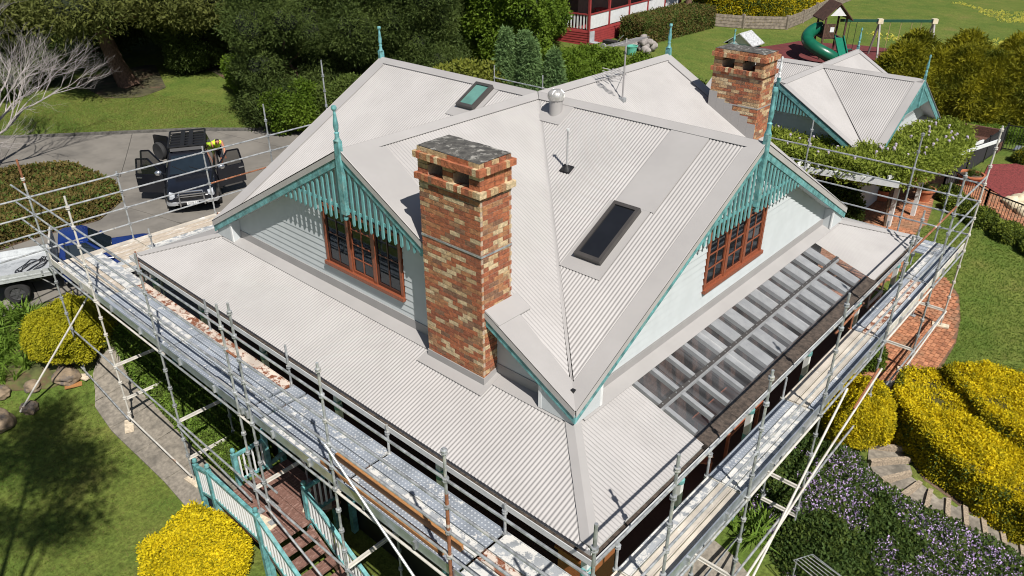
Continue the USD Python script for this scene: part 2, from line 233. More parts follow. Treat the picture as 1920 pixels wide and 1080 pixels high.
sp = smoothpoly([(-10.0, -8.2), (-9.7, -8.5), (-9.1, -8.72), (-8.5, -9.0), (-7.2, -9.12), (-5.7, -9.12), (-4.2, -9.12), (-2.6, -9.2), (-1.3, -9.2), (-1.3, -8.0), (-3.8, -8.15), (-5.4, -8.05), (-6.9, -7.95), (-8.3, -7.95), (-9.4, -7.6), (-10.1, -7.5)], .15)
pth = T('concrete_path', 'curved pale concrete path of big slabs below the front scaffold', 'path', (-6, -8.5, -5.1), kind='structure')
part(pth, 'joint_bed', patch(sp, .004, False), mat('joint_dark', (.05, .045, .04), 1))
for c in ([(-9.5, -9.2), (-9.2, -7)], [(-8.78, -9.4), (-8.3, -7)], [(-7.36, -9.4), (-6.9, -7)], [(-5.8, -9.4), (-5.48, -7)], [(-4.24, -9.4), (-3.98, -7)], [(-2.7, -9.4), (-2.5, -7)]): sp = sp.difference(LineString(c).buffer(.012, cap_style=2))
for gq in sp.geoms:
    if gq.area > .05: part(pth, 'concrete_slab', patch(gq, .035), PATHC)
apron = smoothpoly([(5.6, -4.6), (8.3, -4.6), (8.2, -2.6), (7.6, -2.35), (6.4, -2.2), (5.6, -2.2)], .1)
single('concrete_pad', patch(apron, .03), PATHC, 'weathered concrete pad under the side scaffold near the flowering ground cover', 'pavement', kind='structure')
def pavers(poly, name, label, ang=0.0, loc=(0, 0, 0)):
    t = T(name, label, 'path', loc, kind='structure'); part(t, 'sand_bed', patch(poly, .004, False), mat('paver_joint', (.15, .085, .05), 1, .3, 9))
    mbs = [MB() for _ in PAV]; inn = poly.buffer(-.05); x0, y0, x1, y1 = poly.bounds; c, s = math.cos(ang), math.sin(ang); cx, cy = (x0+x1)/2, (y0+y1)/2; R = max(x1-x0, y1-y0)
    from shapely import contains_xy
    us, ws, kk = [], [], []
    for k, w in enumerate(np.arange(-R, R, .118)):
        for u in np.arange(-R, R, .236): us.append(u + (.118 if k % 2 else 0)); ws.append(w)
    us, ws = np.array(us), np.array(ws); X, Y = cx+us*c-ws*s, cy+us*s+ws*c; ok = contains_xy(inn, X, Y); X, Y = X[ok], Y[ok]; Z = gz(X, Y) + rng.uniform(.018, .026, len(X))
    ch = rng.integers(0, len(PAV), len(X)); M = rot(ang)[:3, :3]
    for x, y, z, k in zip(X, Y, Z, ch):
        h = np.array([[-.113, -.055, -.03], [.113, -.055, -.03], [.113, .055, -.03], [-.113, .055, -.03], [-.110, -.052, 0], [.110, -.052, 0], [.110, .052, 0], [-.110, .052, 0]]) @ M.T + (x, y, z)
        mbs[k].add(h, [[4, 5, 6, 7], [0, 1, 5, 4], [1, 2, 6, 5], [2, 3, 7, 6], [3, 0, 4, 7]])
    for mb, m in zip(mbs, PAV): part(t, 'paver', mb, m, kind='stuff')
    return t
pathE = smoothpoly([(8.0, 2.5), (8.6, 2.45), (9.2, 2.75), (9.25, 3.2), (8.6, 4.9), (8.65, 5.8), (8.9, 6.8), (8.85, 8.3), (8.6, 9.6), (8.2, 10.8), (7.6, 11.5), (6.9, 11.2), (6.3, 9), (6.4, 5), (7.2, 3.2)], .2); courtE = smoothpoly([(1.5, 7.8), (6.2, 7.6), (6.15, 9.5), (6.4, 11.4), (5.9, 12.7), (5.95, 14.8), (5.75, 16.0), (5.45, 17.3), (5.3, 20.3), (4.9, 22.9), (4.2, 25.2), (2.6, 25.5), (3.9, 20.0), (1.5, 12.8)], .2)
pavers(smoothpoly([(8.0, 2.5), (8.6, 2.45), (9.2, 2.75), (9.25, 3.2), (8.6, 4.9), (8.65, 5.8), (8.9, 6.8), (8.85, 8.3), (8.6, 9.6), (8.2, 10.8), (7.6, 11.5), (6.9, 11.2), (6.3, 9), (6.4, 5), (7.2, 3.2)], .2), 'brick_path', 'red brick path beside the scaffold ending in a rounded patio', math.pi/2, (8, 6, -3.9))
pavers(smoothpoly([(1.5, 7.8), (6.2, 7.6), (6.15, 9.5), (6.4, 11.4), (5.9, 12.7), (5.95, 14.8), (5.75, 16.0), (5.45, 17.3), (5.3, 20.3), (4.9, 22.9), (4.2, 25.2), (2.6, 25.5), (3.9, 20.0), (1.5, 12.8)], .2), 'brick_courtyard', 'red brick courtyard under and beside the vine pergola', .2, (4.5, 15, -3))
pavers(smoothpoly([(5.9, 17.4), (7.0, 18.0), (8.3, 16.9), (9.6, 16.4), (12, 15.2), (14, 15), (14, 17), (10, 18), (8.6, 18.6), (7.5, 19.3), (6.4, 20.4), (5.5, 21)], .15), 'pool_paving', 'strip of red brick paving inside the black pool fence', -.3, (8, 17.8, -3.1))
# garden steps on the right
sl = [((8.61, 2.37), (9.18, 2.73)), ((8.83, 1.84), (9.38, 2.43)), ((9.22, 1.46), (9.55, 2.01)), ((9.71, 1.36), (9.84, 1.9)), ((10.2, 1.37), (10.12, 1.9)), ((10.61, 1.52), (10.5, 1.98)), ((10.98, 1.66), (10.84, 2.12)), ((11.34, 1.82), (11.2, 2.24)), ((11.72, 1.92), (11.58, 2.32)), ((12.1, 1.97), (11.98, 2.36)), ((12.6, 2.0), (12.5, 2.45))]
single('steps_base', patch(smoothpoly([(8.6, 2.45), (9.2, 2.8), (9.6, 2.1), (10.3, 1.95), (11.2, 2.2), (12.7, 2.4), (12.7, 1.9), (11.3, 1.7), (10.2, 1.3), (9.3, 1.4), (8.7, 2.0)], .1), .012), PATHC, 'worn concrete base between garden step sleepers', 'steps', kind='structure')
st = T('garden_steps', 'curving garden steps of weathered sleepers and concrete beside yellow hedge', 'steps', (9.5, 1.8, -4.2), kind='structure')
zs = [G(*((np.array(a)+b)/2)) for a, b in sl]
for k, (a, b) in enumerate(sl):
    a, b = np.array(a), np.array(b); d = (b-a)/np.linalg.norm(b-a); a = a-d*.05; b = b+d*.1; z = zs[k]+.02
    part(st, 'sleeper', MB().beam((*a, z+.035), (*b, z+.035), .10, .2), mat('sleeper', (.30, .24, .175), .9, .4, 9, stretch=(3, 3, 3)))
    if k < len(sl)-1:
        a2, b2 = np.array(sl[k+1][0]), np.array(sl[k+1][1]); d2 = (b2-a2)/np.linalg.norm(b2-a2); a2 = a2-d2*.1; b2 = b2+d2*.18; zz = zs[k]+.0
        n = np.array([-d[1], d[0]]); 
        if n @ ((a2+b2)/2-(a+b)/2) < 0: n = -n
        P = [a+n*.045, b+n*.045, b2, a2]
        lo = [(*p, zz-.35) for p in P]; hi = [(*p, zz) for p in P]
        if np.cross(P[1]-P[0], P[2]-P[1]) < 0: lo, hi = lo[::-1], hi[::-1]
        part(st, 'tread', MB().hexa(lo+hi), PATHC)
# ---------------------------------------------------------------- main house
A, HR = 5.8, 3.42; PT = .543; WY = 5.5; EV, ZE, VS = 7.28, -.61, .33; FL = -3.05
house = T('house', 'large white weatherboard house with pale corrugated roof and four teal gables', 'house', (0, 0, -4.2))
def corr(mb, O, es, et, nrm, rng_fn, s0, s1, pitch=.076, amp=.0095, seg=6):
    O, es, et, nrm = map(lambda a: np.array(a, float), (O, es, et, nrm)); S = np.arange(s0, s1+1e-9, pitch/seg)
    t = np.array([rng_fn(s) for s in S]); ok = t[:, 1]-t[:, 0] > .01; S, t = S[ok], t[ok]
    if len(S) < 2: return mb
    off = amp*np.sin(2*np.pi*S/pitch)
    base = O + S[:, None]*es + off[:, None]*nrm
    v = np.concatenate([base+t[:, :1]*et, base+t[:, 1:]*et]); n = len(S)
    return mb.add(v, [[i, i+1, n+i+1, n+i] for i in range(n-1)])
def face(k):  # frame of gable k: S, E, N, W
    a = k*math.pi/2; return rot(a)
def fr(k): 
    M = face(k)[:3, :3]; return lambda x, y, z: M @ np.array([x, y, z], float)
ln = math.hypot(1, PT)
for k in range(4):
    f = fr(k); M = face(k)[:3, :3]
    for sg in (-1, 1):   # slope on the sg side of the ridge running from centre to gable k
        es, et = M @ [0, -1, 0], M @ [sg/ln, 0, -PT/ln]; nr = M @ [sg*PT/ln, 0, 1/ln]
        part(house, 'roof_sheet', corr(MB(), f(0, 0, HR), es, et, nr, lambda s: (.16, max(.16, (s-.05)*ln)), .12, A-.2), ROOF, smooth=True)
        # ridge capping, barge capping, valley gutter, soffit
        mb = MB(); o = nr*.018
        p = lambda x, y, z: f(x, y, z) + o
        w = .21/ln; part(house, 'ridge_cap', MB().hexa([f(0, -.02, HR+.002)+nr*.002, f(0, -A, HR+.002)+nr*.002, p(sg*w, -A, HR-w*PT), p(sg*w, -.02-w, HR-w*PT), f(0, -.02, HR+.022)+nr*.014, f(0, -A-.01, HR+.022)+nr*.014, p(sg*w, -A-.01, HR-w*PT)+nr*.012, p(sg*w, -.02-w, HR-w*PT)+nr*.012]) , FLASH)
        bw = .34 if not (k == 0 and sg == 1) else .95
        q = lambda x, y, d: f(x, y, HR-abs(x)*PT) + nr*d
        e = .02
        part(house, 'barge_cap', MB().hexa([q(sg*e, -A-.03, .012), q(sg*A, -A-.03, .012), q(sg*(A-.0), -A+bw if bw < .5 else -A+.34, .012), q(sg*(.22), -A+bw, .012), q(sg*e, -A-.03, .03), q(sg*A, -A-.03, .03), q(sg*A, -A+bw if bw < .5 else -A+.34, .03), q(sg*.22, -A+bw, .03)]), FLASH)
        part(house, 'barge_cap', MB().hexa([f(sg*e, -A-.03, HR-.12), f(sg*A, -A-.03, .15), f(sg*A, -A-.012, .15), f(sg*e, -A-.012, HR-.12), f(sg*e, -A-.03, HR+.03), f(sg*A, -A-.03, .30), f(sg*A, -A-.012, .30), f(sg*e, -A-.012, HR+.03)]), mat('barge_edge', (.40, .38, .37), .45, .05))
        part(house, 'valley_gutter', MB().hexa([f(0, 0, HR-.03), f(sg*A, -A, .24), f(sg*(A-.0), -A+.001, .24), f(0, .001, HR-.03), f(sg*.001, -.13, HR-.012), f(sg*(A-.02), -A-.0, .272), f(sg*A, -A+.02, .272), f(sg*.13, .0, HR-.07)]), FLASH)
        # bargeboard
        part(house, 'bargeboard', MB().hexa([f(sg*.0, -A-.008, HR-.27), f(sg*(A+.0), -A-.008, .0), f(sg*(A+.0), -A+.032, .0), f(0, -A+.032, HR-.27), f(0, -A-.008, HR-.10), f(sg*(A+.0), -A-.008, .17), f(sg*(A+.0), -A+.032, .17), f(0, -A+.032, HR-.10)]), TEAL)
        part(house, 'soffit', MB().hexa([f(0, -A+.034, HR-.24), f(sg*5.3, -A+.034, HR-.24-5.3*PT), f(sg*5.3, -WY, HR-.24-5.3*PT), f(0, -WY, HR-.24), f(0, -A+.034, HR-.21), f(sg*5.3, -A+.034, HR-.21-5.3*PT), f(sg*5.3, -WY, HR-.21-5.3*PT), f(0, -WY, HR-.21)]), CREAMB)
        # boxed eave return at the gable foot
        bx = [(sg*5.74, -.07), (sg*5.0, -.07), (sg*5.0, HR-.25-5.0*PT), (sg*5.74, HR-.25-5.74*PT)]
        if sg < 0: bx = bx[::-1]
        part(house, 'eave_box', MB().prism(bx, -A+.036, -WY+.02, lambda x, z, d: f(x, d, z)), CREAMB)
        part(house, 'eave_trim', MB().prism([(sg*4.98, -.075), (sg*5.05, -.075), (sg*5.05, .40), (sg*4.98, .43)], -A+.03, -A+.06, lambda x, z, d: f(x, d, z)), WHITE)
    # weatherboards
    z = .14; bh = .148
    while z < HR-.35:
        hw0, hw1 = min((HR-.24-z)/PT, 5.5), min((HR-.24-z-bh)/PT, 5.5)
        if hw1 < .05: break
        segs = [(-hw0, -hw1, hw1, hw0)]
        if k < 2 and z+bh > .52 and z < 2.0: segs = [(-hw0, -hw1, -1.3, -1.3), (1.3, 1.3, hw1, hw0)]
        if k < 2 and abs(z+bh-.52) < bh and z < .52: segs = [(-hw0, -hw1, hw1, hw0)]
        bt_ = .042 if k == 1 else .028
        for a0, a1, b1, b0 in segs:
            if b0-a0 < .03: continue
            part(house, 'weatherboard', MB().hexa([f(a0, -WY-bt_, z), f(b0, -WY-bt_, z), f(b0, -WY, z), f(a0, -WY, z), f(a1, -WY-.014, z+bh), f(b1, -WY-.014, z+bh), f(b1, -WY, z+bh), f(a1, -WY, z+bh)]), CREAMB)
        z += bh
    # gable wall backing with a hole for the window
    wall = Polygon([(-5.5, -.3), (5.5, -.3), (5.5, .1), (.05, HR-.26), (-.05, HR-.26), (-5.5, .1)])
    if k < 2: wall = wall.difference(sbox(-1.28, .6, 1.28, 1.95))
    wm = MB(); v, fc = trimesh.creation.triangulate_polygon(wall, engine='earcut'); wm.add([f(x, -WY+.001, y) for x, y in v], fc)
    part(house, 'gable_wall', wm, CREAMB)
    # lower brick wall below the veranda roof
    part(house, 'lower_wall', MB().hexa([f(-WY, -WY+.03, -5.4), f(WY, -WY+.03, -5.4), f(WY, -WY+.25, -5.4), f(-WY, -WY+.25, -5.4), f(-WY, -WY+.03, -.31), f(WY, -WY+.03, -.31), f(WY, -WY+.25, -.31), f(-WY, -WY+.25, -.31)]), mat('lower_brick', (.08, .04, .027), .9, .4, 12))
    # apron flashing
    zt = ZE+VS*(EV-WY)
    part(house, 'apron_upstand', MB().hexa([f(-5.5, -WY-.05, zt-.02), f(5.5, -WY-.05, zt-.02), f(5.5, -WY-.0, zt-.02), f(-5.5, -WY-.0, zt-.02), f(-5.5, -WY-.04, zt+.20), f(5.5, -WY-.04, zt+.20), f(5.5, -WY, zt+.20), f(-5.5, -WY, zt+.20)]), DGREY)
    vz = lambda y: ZE+VS*(EV-y)
    part(house, 'apron_flashing', MB().hexa([f(-5.5, -WY-.30, vz(WY+.30)+.014), f(5.5, -WY-.30, vz(WY+.30)+.014), f(5.5, -WY-.02, vz(WY+.02)+.014), f(-5.5, -WY-.02, vz(WY+.02)+.014), f(-5.5, -WY-.30, vz(WY+.30)+.024), f(5.5, -WY-.30, vz(WY+.30)+.024), f(5.5, -WY-.02, vz(WY+.02)+.024), f(-5.5, -WY-.02, vz(WY+.02)+.024)]), FLASH)
    # veranda roof sheets
    lv = math.hypot(1, VS); et = M @ [0, -1/lv, -VS/lv]; nr = M @ [0, -VS/lv, 1/lv]; es = M @ [1, 0, 0]
    O = f(0, -WY, vz(WY)); tmax = (EV+.05-WY)*lv
    def vr(s): return (max(.0, (abs(s)-WY)*lv+.05), tmax)
    spans = [(-EV+.02, EV-.02)] if k != 1 else [(-EV+.02, -4.1), (4.02, EV-.02)]
    for a, b in spans: part(house, 'veranda_roof', corr(MB(), O, es, et, nr, vr, a, b), ROOF, smooth=True)
    for sg in (-1, 1):
        h0, h1 = np.array([sg*WY, -WY, vz(WY)+.03]), np.array([sg*EV, -EV, ZE+.03]); d = np.array([-sg*.19, 0, 0])
        part(house, 'hip_cap', MB().hexa([f(*(h0+[0, -.0, -.005])), f(*(h1+[0, 0, -.005])), f(*(h1+d-[0, 0, .012])), f(*(h0+d-[0, 0, .012])), f(*(h0+[0, 0, .02])), f(*(h1+[0, 0, .02])), f(*(h1+d)), f(*(h0+d))][:8]) if sg > 0 else MB().hexa([f(*(h0+d-[0, 0, .012])), f(*(h1+d-[0, 0, .012])), f(*(h1+[0, 0, -.005])), f(*(h0+[0, 0, -.005])), f(*(h0+d)), f(*(h1+d)), f(*(h1+[0, 0, .02])), f(*(h0+[0, 0, .02]))]), FLASH)
    # gutter
    g0 = EV+.02
    part(house, 'gutter', MB().hexa([f(-g0-.13, -g0-.13, ZE-.14), f(g0+.13, -g0-.13, ZE-.14), f(g0, -g0, ZE-.14), f(-g0, -g0, ZE-.14), f(-g0-.13, -g0-.13, ZE-.125), f(g0+.13, -g0-.13, ZE-.125), f(g0, -g0, ZE-.125), f(-g0, -g0, ZE-.125)]), DIRT)
    part(house, 'gutter', MB().hexa([f(-g0-.135, -g0-.135, ZE-.15), f(g0+.135, -g0-.135, ZE-.15), f(g0+.12, -g0-.12, ZE-.15), f(-g0-.12, -g0-.12, ZE-.15), f(-g0-.135, -g0-.135, ZE-.035), f(g0+.135, -g0-.135, ZE-.035), f(g0+.12, -g0-.12, ZE-.035), f(-g0-.12, -g0-.12, ZE-.035)]), OFFW)
    part(house, 'fascia', MB().box((0, 0, 0), (0, 0, 0)) if False else MB().hexa([f(-g0+.02, -g0+.01, ZE-.20), f(g0-.02, -g0+.01, ZE-.20), f(g0-.05, -g0+.035, ZE-.20), f(-g0+.05, -g0+.035, ZE-.20), f(-g0+.02, -g0+.01, ZE-.03), f(g0-.02, -g0+.01, ZE-.03), f(g0-.05, -g0+.035, ZE-.03), f(-g0+.05, -g0+.035, ZE-.03)]), OFFW)
    # veranda floor, posts, rafters
    part(house, 'veranda_floor', MB().hexa([f(-EV+.15, -EV+.15, FL-.15), f(EV-.15, -EV+.15, FL-.15), f(WY, -WY, FL-.15), f(-WY, -WY, FL-.15), f(-EV+.15, -EV+.15, FL), f(EV-.15, -EV+.15, FL), f(WY, -WY, FL), f(-WY, -WY, FL)]), mat('veranda_boards', (.075, .035, .022), .7, .3, 8, stretch=(2, 12, 2)))
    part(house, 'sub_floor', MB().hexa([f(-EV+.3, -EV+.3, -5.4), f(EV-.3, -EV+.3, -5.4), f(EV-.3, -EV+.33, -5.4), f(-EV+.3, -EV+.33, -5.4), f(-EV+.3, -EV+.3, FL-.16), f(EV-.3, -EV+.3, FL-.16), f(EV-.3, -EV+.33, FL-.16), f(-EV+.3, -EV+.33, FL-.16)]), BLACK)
    for x in (-7.08, -4.6, -1.9, .82, 3.83) if k % 2 == 0 else (-7.08, -4.3, -1.6, 1.2, 4.2):
        hp = holder(house, 'veranda_post'); b = f(x, -7.08, 0)
        part(hp, 'shaft', MB().box(b+[-.055, -.055, -2.05], b+[.055, .055, ZE-.2]), WHITE, root=house)
        part(hp, 'base', MB().box(b+[-.06, -.06, -5.0], b+[.06, .06, -2.05]), TEAL, root=house)
        part(hp, 'collar', MB().lathe([(.0, -1.5), (.085, -1.5), (.085, -1.42), (.05, -1.38), (.085, -1.3), (.0, -1.3)], b, 12), TEAL, root=house)
    # fretwork: king post, finial, rail, slats
    yk = -A+.03; part(house, 'king_post', MB().hexa([f(-.075, -A-.06, 2.12), f(.075, -A-.06, 2.12), f(.075, yk, 2.12), f(-.075, yk, 2.12), f(-.075, -A-.06, HR+.20), f(.075, -A-.06, HR+.20), f(.075, yk, HR+.20), f(-.075, yk, HR+.20)]), TEAL)
    fin = MB().lathe([(.0, HR+.2), (.068, HR+.2), (.045, HR+.27), (.040, HR+.36), (.052, HR+.40), (.028, HR+.43), (.046, HR+.50), (.052, HR+.60), (.038, HR+.75), (.026, HR+.90), (.022, HR+.95), (.05, HR+1.0), (.055, HR+1.04), (.04, HR+1.09), (.0, HR+1.10)], f(0, -A-.015, 0), 14)
    FS = 1.0 if k == 1 else .74; fin.v = [np.column_stack([v_[:, 0], v_[:, 1], (v_[:, 2]-HR-.2)*FS+HR+.2]) for v_ in fin.v]
    part(house, 'finial', fin, TEAL, smooth=40); part(house, 'ball_drop', MB().lathe([(0, 1.98), (.04, 2.0), (.05, 2.04), (.03, 2.08), (.03, 2.13), (0, 2.13)], f(0, -A-.015, 0), 12), TEAL, smooth=40)
    for zr in (2.20,):
        hw = (HR-.28-zr)/PT; part(house, 'fret_rail', MB().hexa([f(-hw, -A+.035, zr-.03), f(hw, -A+.035, zr-.03), f(hw, -A+.06, zr-.03), f(-hw, -A+.06, zr-.03), f(-hw+.05, -A+.035, zr+.03), f(hw-.05, -A+.035, zr+.03), f(hw-.05, -A+.06, zr+.03), f(-hw+.05, -A+.06, zr+.03)]), TEALD)
    for sg in (-1, 1):
        for i in range(14):
            x = sg*(.20+i*.178); zt = HR-.20-abs(x)*PT; zb = 1.90 if i < 9 else max(1.90, 1.90)
            if zt-zb < .12: continue
            h = .032; zb2 = zb; a, b = (x-h, x+h)
            pl = [(a, zb2+.03), (a+.02, zb2), (b-.02, zb2), (b, zb2+.03), (b, zt-abs(0)), (a, zt)]
            pl[4] = (b, HR-.2-abs(b)*PT); pl[5] = (a, HR-.2-abs(a)*PT)
            part(house, 'fret_slat', MB().prism(pl, -A+.008, -A+.034, lambda X, Z, d: f(X, d, Z)), TEALD)
# barge roof hole where the corner valley drains
# ---- windows in the two visible gables
for k, nm in ((0, 'front'), (1, 'side')):
    f = fr(k); w = holder(house, 'window'); z0, z1, X = .60, 1.96, 1.27; y = -WY-.05
    bx = lambda x0, x1, a, b, d0=0., d1=.09: MB().hexa([f(x0, y+d0, a), f(x1, y+d0, a), f(x1, y+d1, a), f(x0, y+d1, a), f(x0, y+d0, b), f(x1, y+d0, b), f(x1, y+d1, b), f(x0, y+d1, b)])
    part(w, 'frame', bx(-X, -X+.07, z0, z1), TIMB, root=house); part(w, 'frame', bx(X-.07, X, z0, z1), TIMB, root=house); part(w, 'frame', bx(-X+.07, X-.07, z1-.07, z1), TIMB, root=house)
    part(w, 'sill', bx(-X-.03, X+.03, z0-.08, z0, -.05, .09), TIMB, root=house)
    part(w, 'mullion', bx(-.46, -.36, z0, z1-.07), TIMB, root=house); part(w, 'mullion', bx(.36, .46, z0, z1-.07), TIMB, root=house)
    for a, b in ((-X+.07, -.46), (-.36, .36), (.46, X-.07)):
        ST = TIMB if k or a == -.36 else mat('dark_timber', (.06, .022, .014), .5); part(w, 'sash', bx(a, a+.045, z0, z1-.07, .02, .07), ST, root=house); part(w, 'sash', bx(b-.045, b, z0, z1-.07, .02, .07), ST, root=house); part(w, 'sash', bx(a+.045, b-.045, z0, z0+.06, .02, .07), ST, root=house)
        rows = [1.0, 1.32, 1.64] if k else ([.95, 1.28, 1.61] if a == -.36 else [1.30]); m = (a+b)/2
        BT = TIMB if k or a == -.36 else mat('dark_timber', (.06, .022, .014), .5)
        part(w, 'glazing_bar', bx(m-.012, m+.012, z0+.06, z1-.07, .03, .06), BT, root=house)
        for r in rows: part(w, 'glazing_bar', bx(a+.045, m-.012, r-.012, r+.012, .03, .06), BT, root=house); part(w, 'glazing_bar', bx(m+.012, b-.045, r-.012, r+.012, .03, .06), BT, root=house)
        lv = [z0+.06, *rows, z1-.07]
        for (p, q_) in ((a+.045, m-.012), (m+.012, b-.045)):
            for r0, r1 in zip(lv, lv[1:]):
                part(w, 'pane', MB().quad(f(p, y+.045, r0+.0), f(q_, y+.045, r0), f(q_, y+.045, r1), f(p, y+.045, r1)), GLASS, root=house)
    part(w, 'blind', MB().hexa([f(-X+.1, y+.35, .7), f(X-.1, y+.35, .7), f(X-.1, y+.36, .7), f(-X+.1, y+.36, .7), f(-X+.1, y+.35, 1.1), f(X-.1, y+.35, 1.1), f(X-.1, y+.36, 1.1), f(-X+.1, y+.36, 1.1)]), mat('curtain', (.25, .22, .19), .9, .3, 5), root=house)
# ---- chimneys
def chimney(x0, x1, y0, y1, zb, zt, label, cap_z, steps=None):
    c = holder(house, 'chimney', label); ch = .086; cnt = [0]; rest = [MB() for _ in BR]
    part(c, 'mortar_core', MB().box((x0+.009, y0+.009, zb-.6), (x1-.009, y1-.009, cap_z-.11)).box((x0+.012, y0+.012, cap_z-.11), (x0+.25, y1-.012, cap_z+.16)).box((x1-.25, y0+.012, cap_z-.11), (x1-.012, y1-.012, cap_z+.16)).box((.5*(x0+x1)-.12, y0+.012, cap_z-.11), (.5*(x0+x1)+.12, y1-.012, cap_z+.16)), MORT, root=house)
    wts = [.24, .20, .16, .12, .11, .09, .08]
    def brick(lo, hi, vis):
        k = rng.choice(len(BR), p=wts); lo, hi = np.array(lo)+rng.uniform(-.002, .002, 3), np.array(hi)
        if vis and cnt[0] < 300: part(c, 'brick', MB().box(lo, hi), BR[k], root=house); cnt[0] += 1
        else: rest[k].box(lo, hi)
    rows = int((cap_z-.115-zb)/ch)
    for r in range(rows, -1, -1):
        z = zb+r*ch; odd = r % 2
        L_, D = x1-x0, y1-y0; g = .014
        for (yy0, yy1, vis) in ((y0, y0+.05, True), (y1-.05, y1, False)):
            xs = np.arange(x0 - (.12 if odd else 0), x1, .2415)
            for x in xs:
                a, b = max(x, x0), min(x+.2315, x1)
                if b-a > .03: brick((a+.002, yy0, z), (b-.002, yy1, z+ch-g), vis)
        for (xx0, xx1, vis) in ((x1-.05, x1, True), (x0, x0+.05, False)):
            ys = np.arange(y0+.055 - (0 if odd else .12), y1-.05, .2415)
            for q_ in ys:
                a, b = max(q_, y0+.055), min(q_+.2315, y1-.055)
                if b-a > .03: brick((xx0, a, z), (xx1, b, z+ch-g), vis)
    def corbel(z, o, h, tall=True):
        n = int(round((x1-x0+2*o)/.0865)); wd = (x1-x0+2*o)/n
        for i in range(n):
            brick((x0-o+i*wd+.004, y0-o, z), (x0-o+(i+1)*wd-.004, y0+.1, z+h+rng.uniform(-.006, .006)), False); brick((x0-o+i*wd+.004, y1-.1, z), (x0-o+(i+1)*wd-.004, y1+o, z+h), False)
        n = int(round((y1-y0-.2)/.0865)); wd = (y1-y0-.2)/n
        for i in range(n):
            for (a, b) in ((x1-.1, x1+o), (x0-o, x0+.1)): brick((a, y0+.1+i*wd+.004, z), (b, y0+.1+(i+1)*wd-.004, z+h+rng.uniform(-.006, .006)), False)
    corbel(cap_z-.115, .055, .11); mid = .5*(x0+x1)
    for r in range(3):                                    # band with flue openings
        z = cap_z+r*ch
        for (yy0, yy1) in ((y0, y0+.1), (y1-.1, y1)):
            for a, b in ((x0, x0+.24), (mid-.12, mid+.115), (x1-.24, x1)): brick((a, yy0, z), (b, yy1, z+.076), False)
        for (a, b) in ((x1-.1, x1), (x0, x0+.1)):
            for q_ in np.arange(y0+.105, y1-.12, .2415): brick((a, q_, z), (b, min(q_+.23, y1-.105), z+.076), False)
    zc = cap_z+3*ch; corbel(zc, .06, .11)
    n = 12
    for (x, y_, w_, d_) in [(x0-.0+i*(x1-x0)/6, y0, (x1-x0)/6-.01, .11) for i in range(6)] + [(x0+i*(x1-x0)/6, y1-.11, (x1-x0)/6-.01, .11) for i in range(6)] + [(x, y0+.12+j*.17, .11, .16) for x in (x0, x1-.11) for j in range(3)]:
        brick((x, y_, zc+.115), (x+w_, y_+d_, zc+.19), False)
    for mb, m in zip(rest, BR): part(c, 'brick', mb, m, root=house, kind='stuff')
    part(c, 'mortar_core', MB().box((x0-.04, y0-.04, zc+.005), (x1+.04, y1+.04, zc+.10)).box((x0+.03, y0+.03, zc+.10), (x1-.03, y1-.03, zc+.18)), MORT, root=house)
    lid = MB(); gx, gy = np.meshgrid(np.linspace(x0+.005, x1-.005, 24), np.linspace(y0+.005, y1-.005, 14), indexing='ij'); e = np.minimum.reduce([gx-x0, x1-gx, gy-y0, y1-gy])
    zz = zc+.192+.03*np.clip(e/.2, 0, 1)+.02*meshkit.fbm(np.stack([gx*7, gy*7, gx*0], -1), 3); ii = np.arange(24*14).reshape(24, 14)
    lid.add(np.stack([gx, gy, zz], -1).reshape(-1, 3), np.stack([ii[:-1, :-1], ii[1:, :-1], ii[1:, 1:], ii[:-1, 1:]], -1).reshape(-1, 4)); part(c, 'mortar_cap', lid, SOOT, smooth=True, root=house)
    return c
c1 = chimney(2.33, 3.79, -5.88, -5.13, -.1, 4.0, 'front brick chimney with black lichen-covered cap', 3.60)
c2 = chimney(1.82, 3.25, 5.13, 5.88, .9, 4.0, 'rear brick chimney with pale cap', 3.50)
for c, zb in ((c1, 1.36),): part(c, 'strap', MB().box((2.322, -5.888, 2.42), (3.798, -5.882, 2.46)).box((3.792, -5.88, 2.42), (3.798, -5.13, 2.46)), GALV, root=house)
part(c2, 'strap', MB().box((1.815, 5.122, 2.55), (3.255, 5.128, 2.58)).box((3.252, 5.13, 2.55), (3.258, 5.88, 2.58)), DGREY, root=house)
vz = lambda y: ZE+VS*(EV-y)
zc = vz(5.88)
part(c1, 'base_flashing', MB().hexa([(2.2, -6.1, vz(6.1)+.02), (3.92, -6.1, vz(6.1)+.02), (3.92, -5.55, vz(5.55)+.02), (2.2, -5.55, vz(5.55)+.02), (2.2, -6.1, vz(6.1)+.035), (3.92, -6.1, vz(6.1)+.035), (3.92, -5.55, vz(5.55)+.035), (2.2, -5.55, vz(5.55)+.035)]), FLASH, root=house)
part(c1, 'base_flashing', MB().hexa([(2.30, -5.905, zc), (3.815, -5.905, zc), (3.815, -5.4, zc+.12), (2.30, -5.4, zc+.12), (2.31, -5.893, zc+.16), (3.803, -5.893, zc+.16), (3.803, -5.4, zc+.28), (2.31, -5.4, zc+.28)]), DGREY, root=house)
q = lambda x, y, d: (x, y, HR-abs(x)*PT+d)
part(c1, 'side_flashing', MB().hexa([q(3.78, -5.82, .03), q(4.12, -5.82, .03), q(4.12, -5.0, .03), q(3.78, -5.0, .03), q(3.78, -5.82, .05), q(4.12, -5.82, .05), q(4.12, -5.0, .05), q(3.78, -5.0, .05)]), FLASH, root=house)
part(c1, 'side_flashing', MB().box((3.78, -5.8, 1.05), (3.81, -5.0, 1.34)), DGREY, root=house)
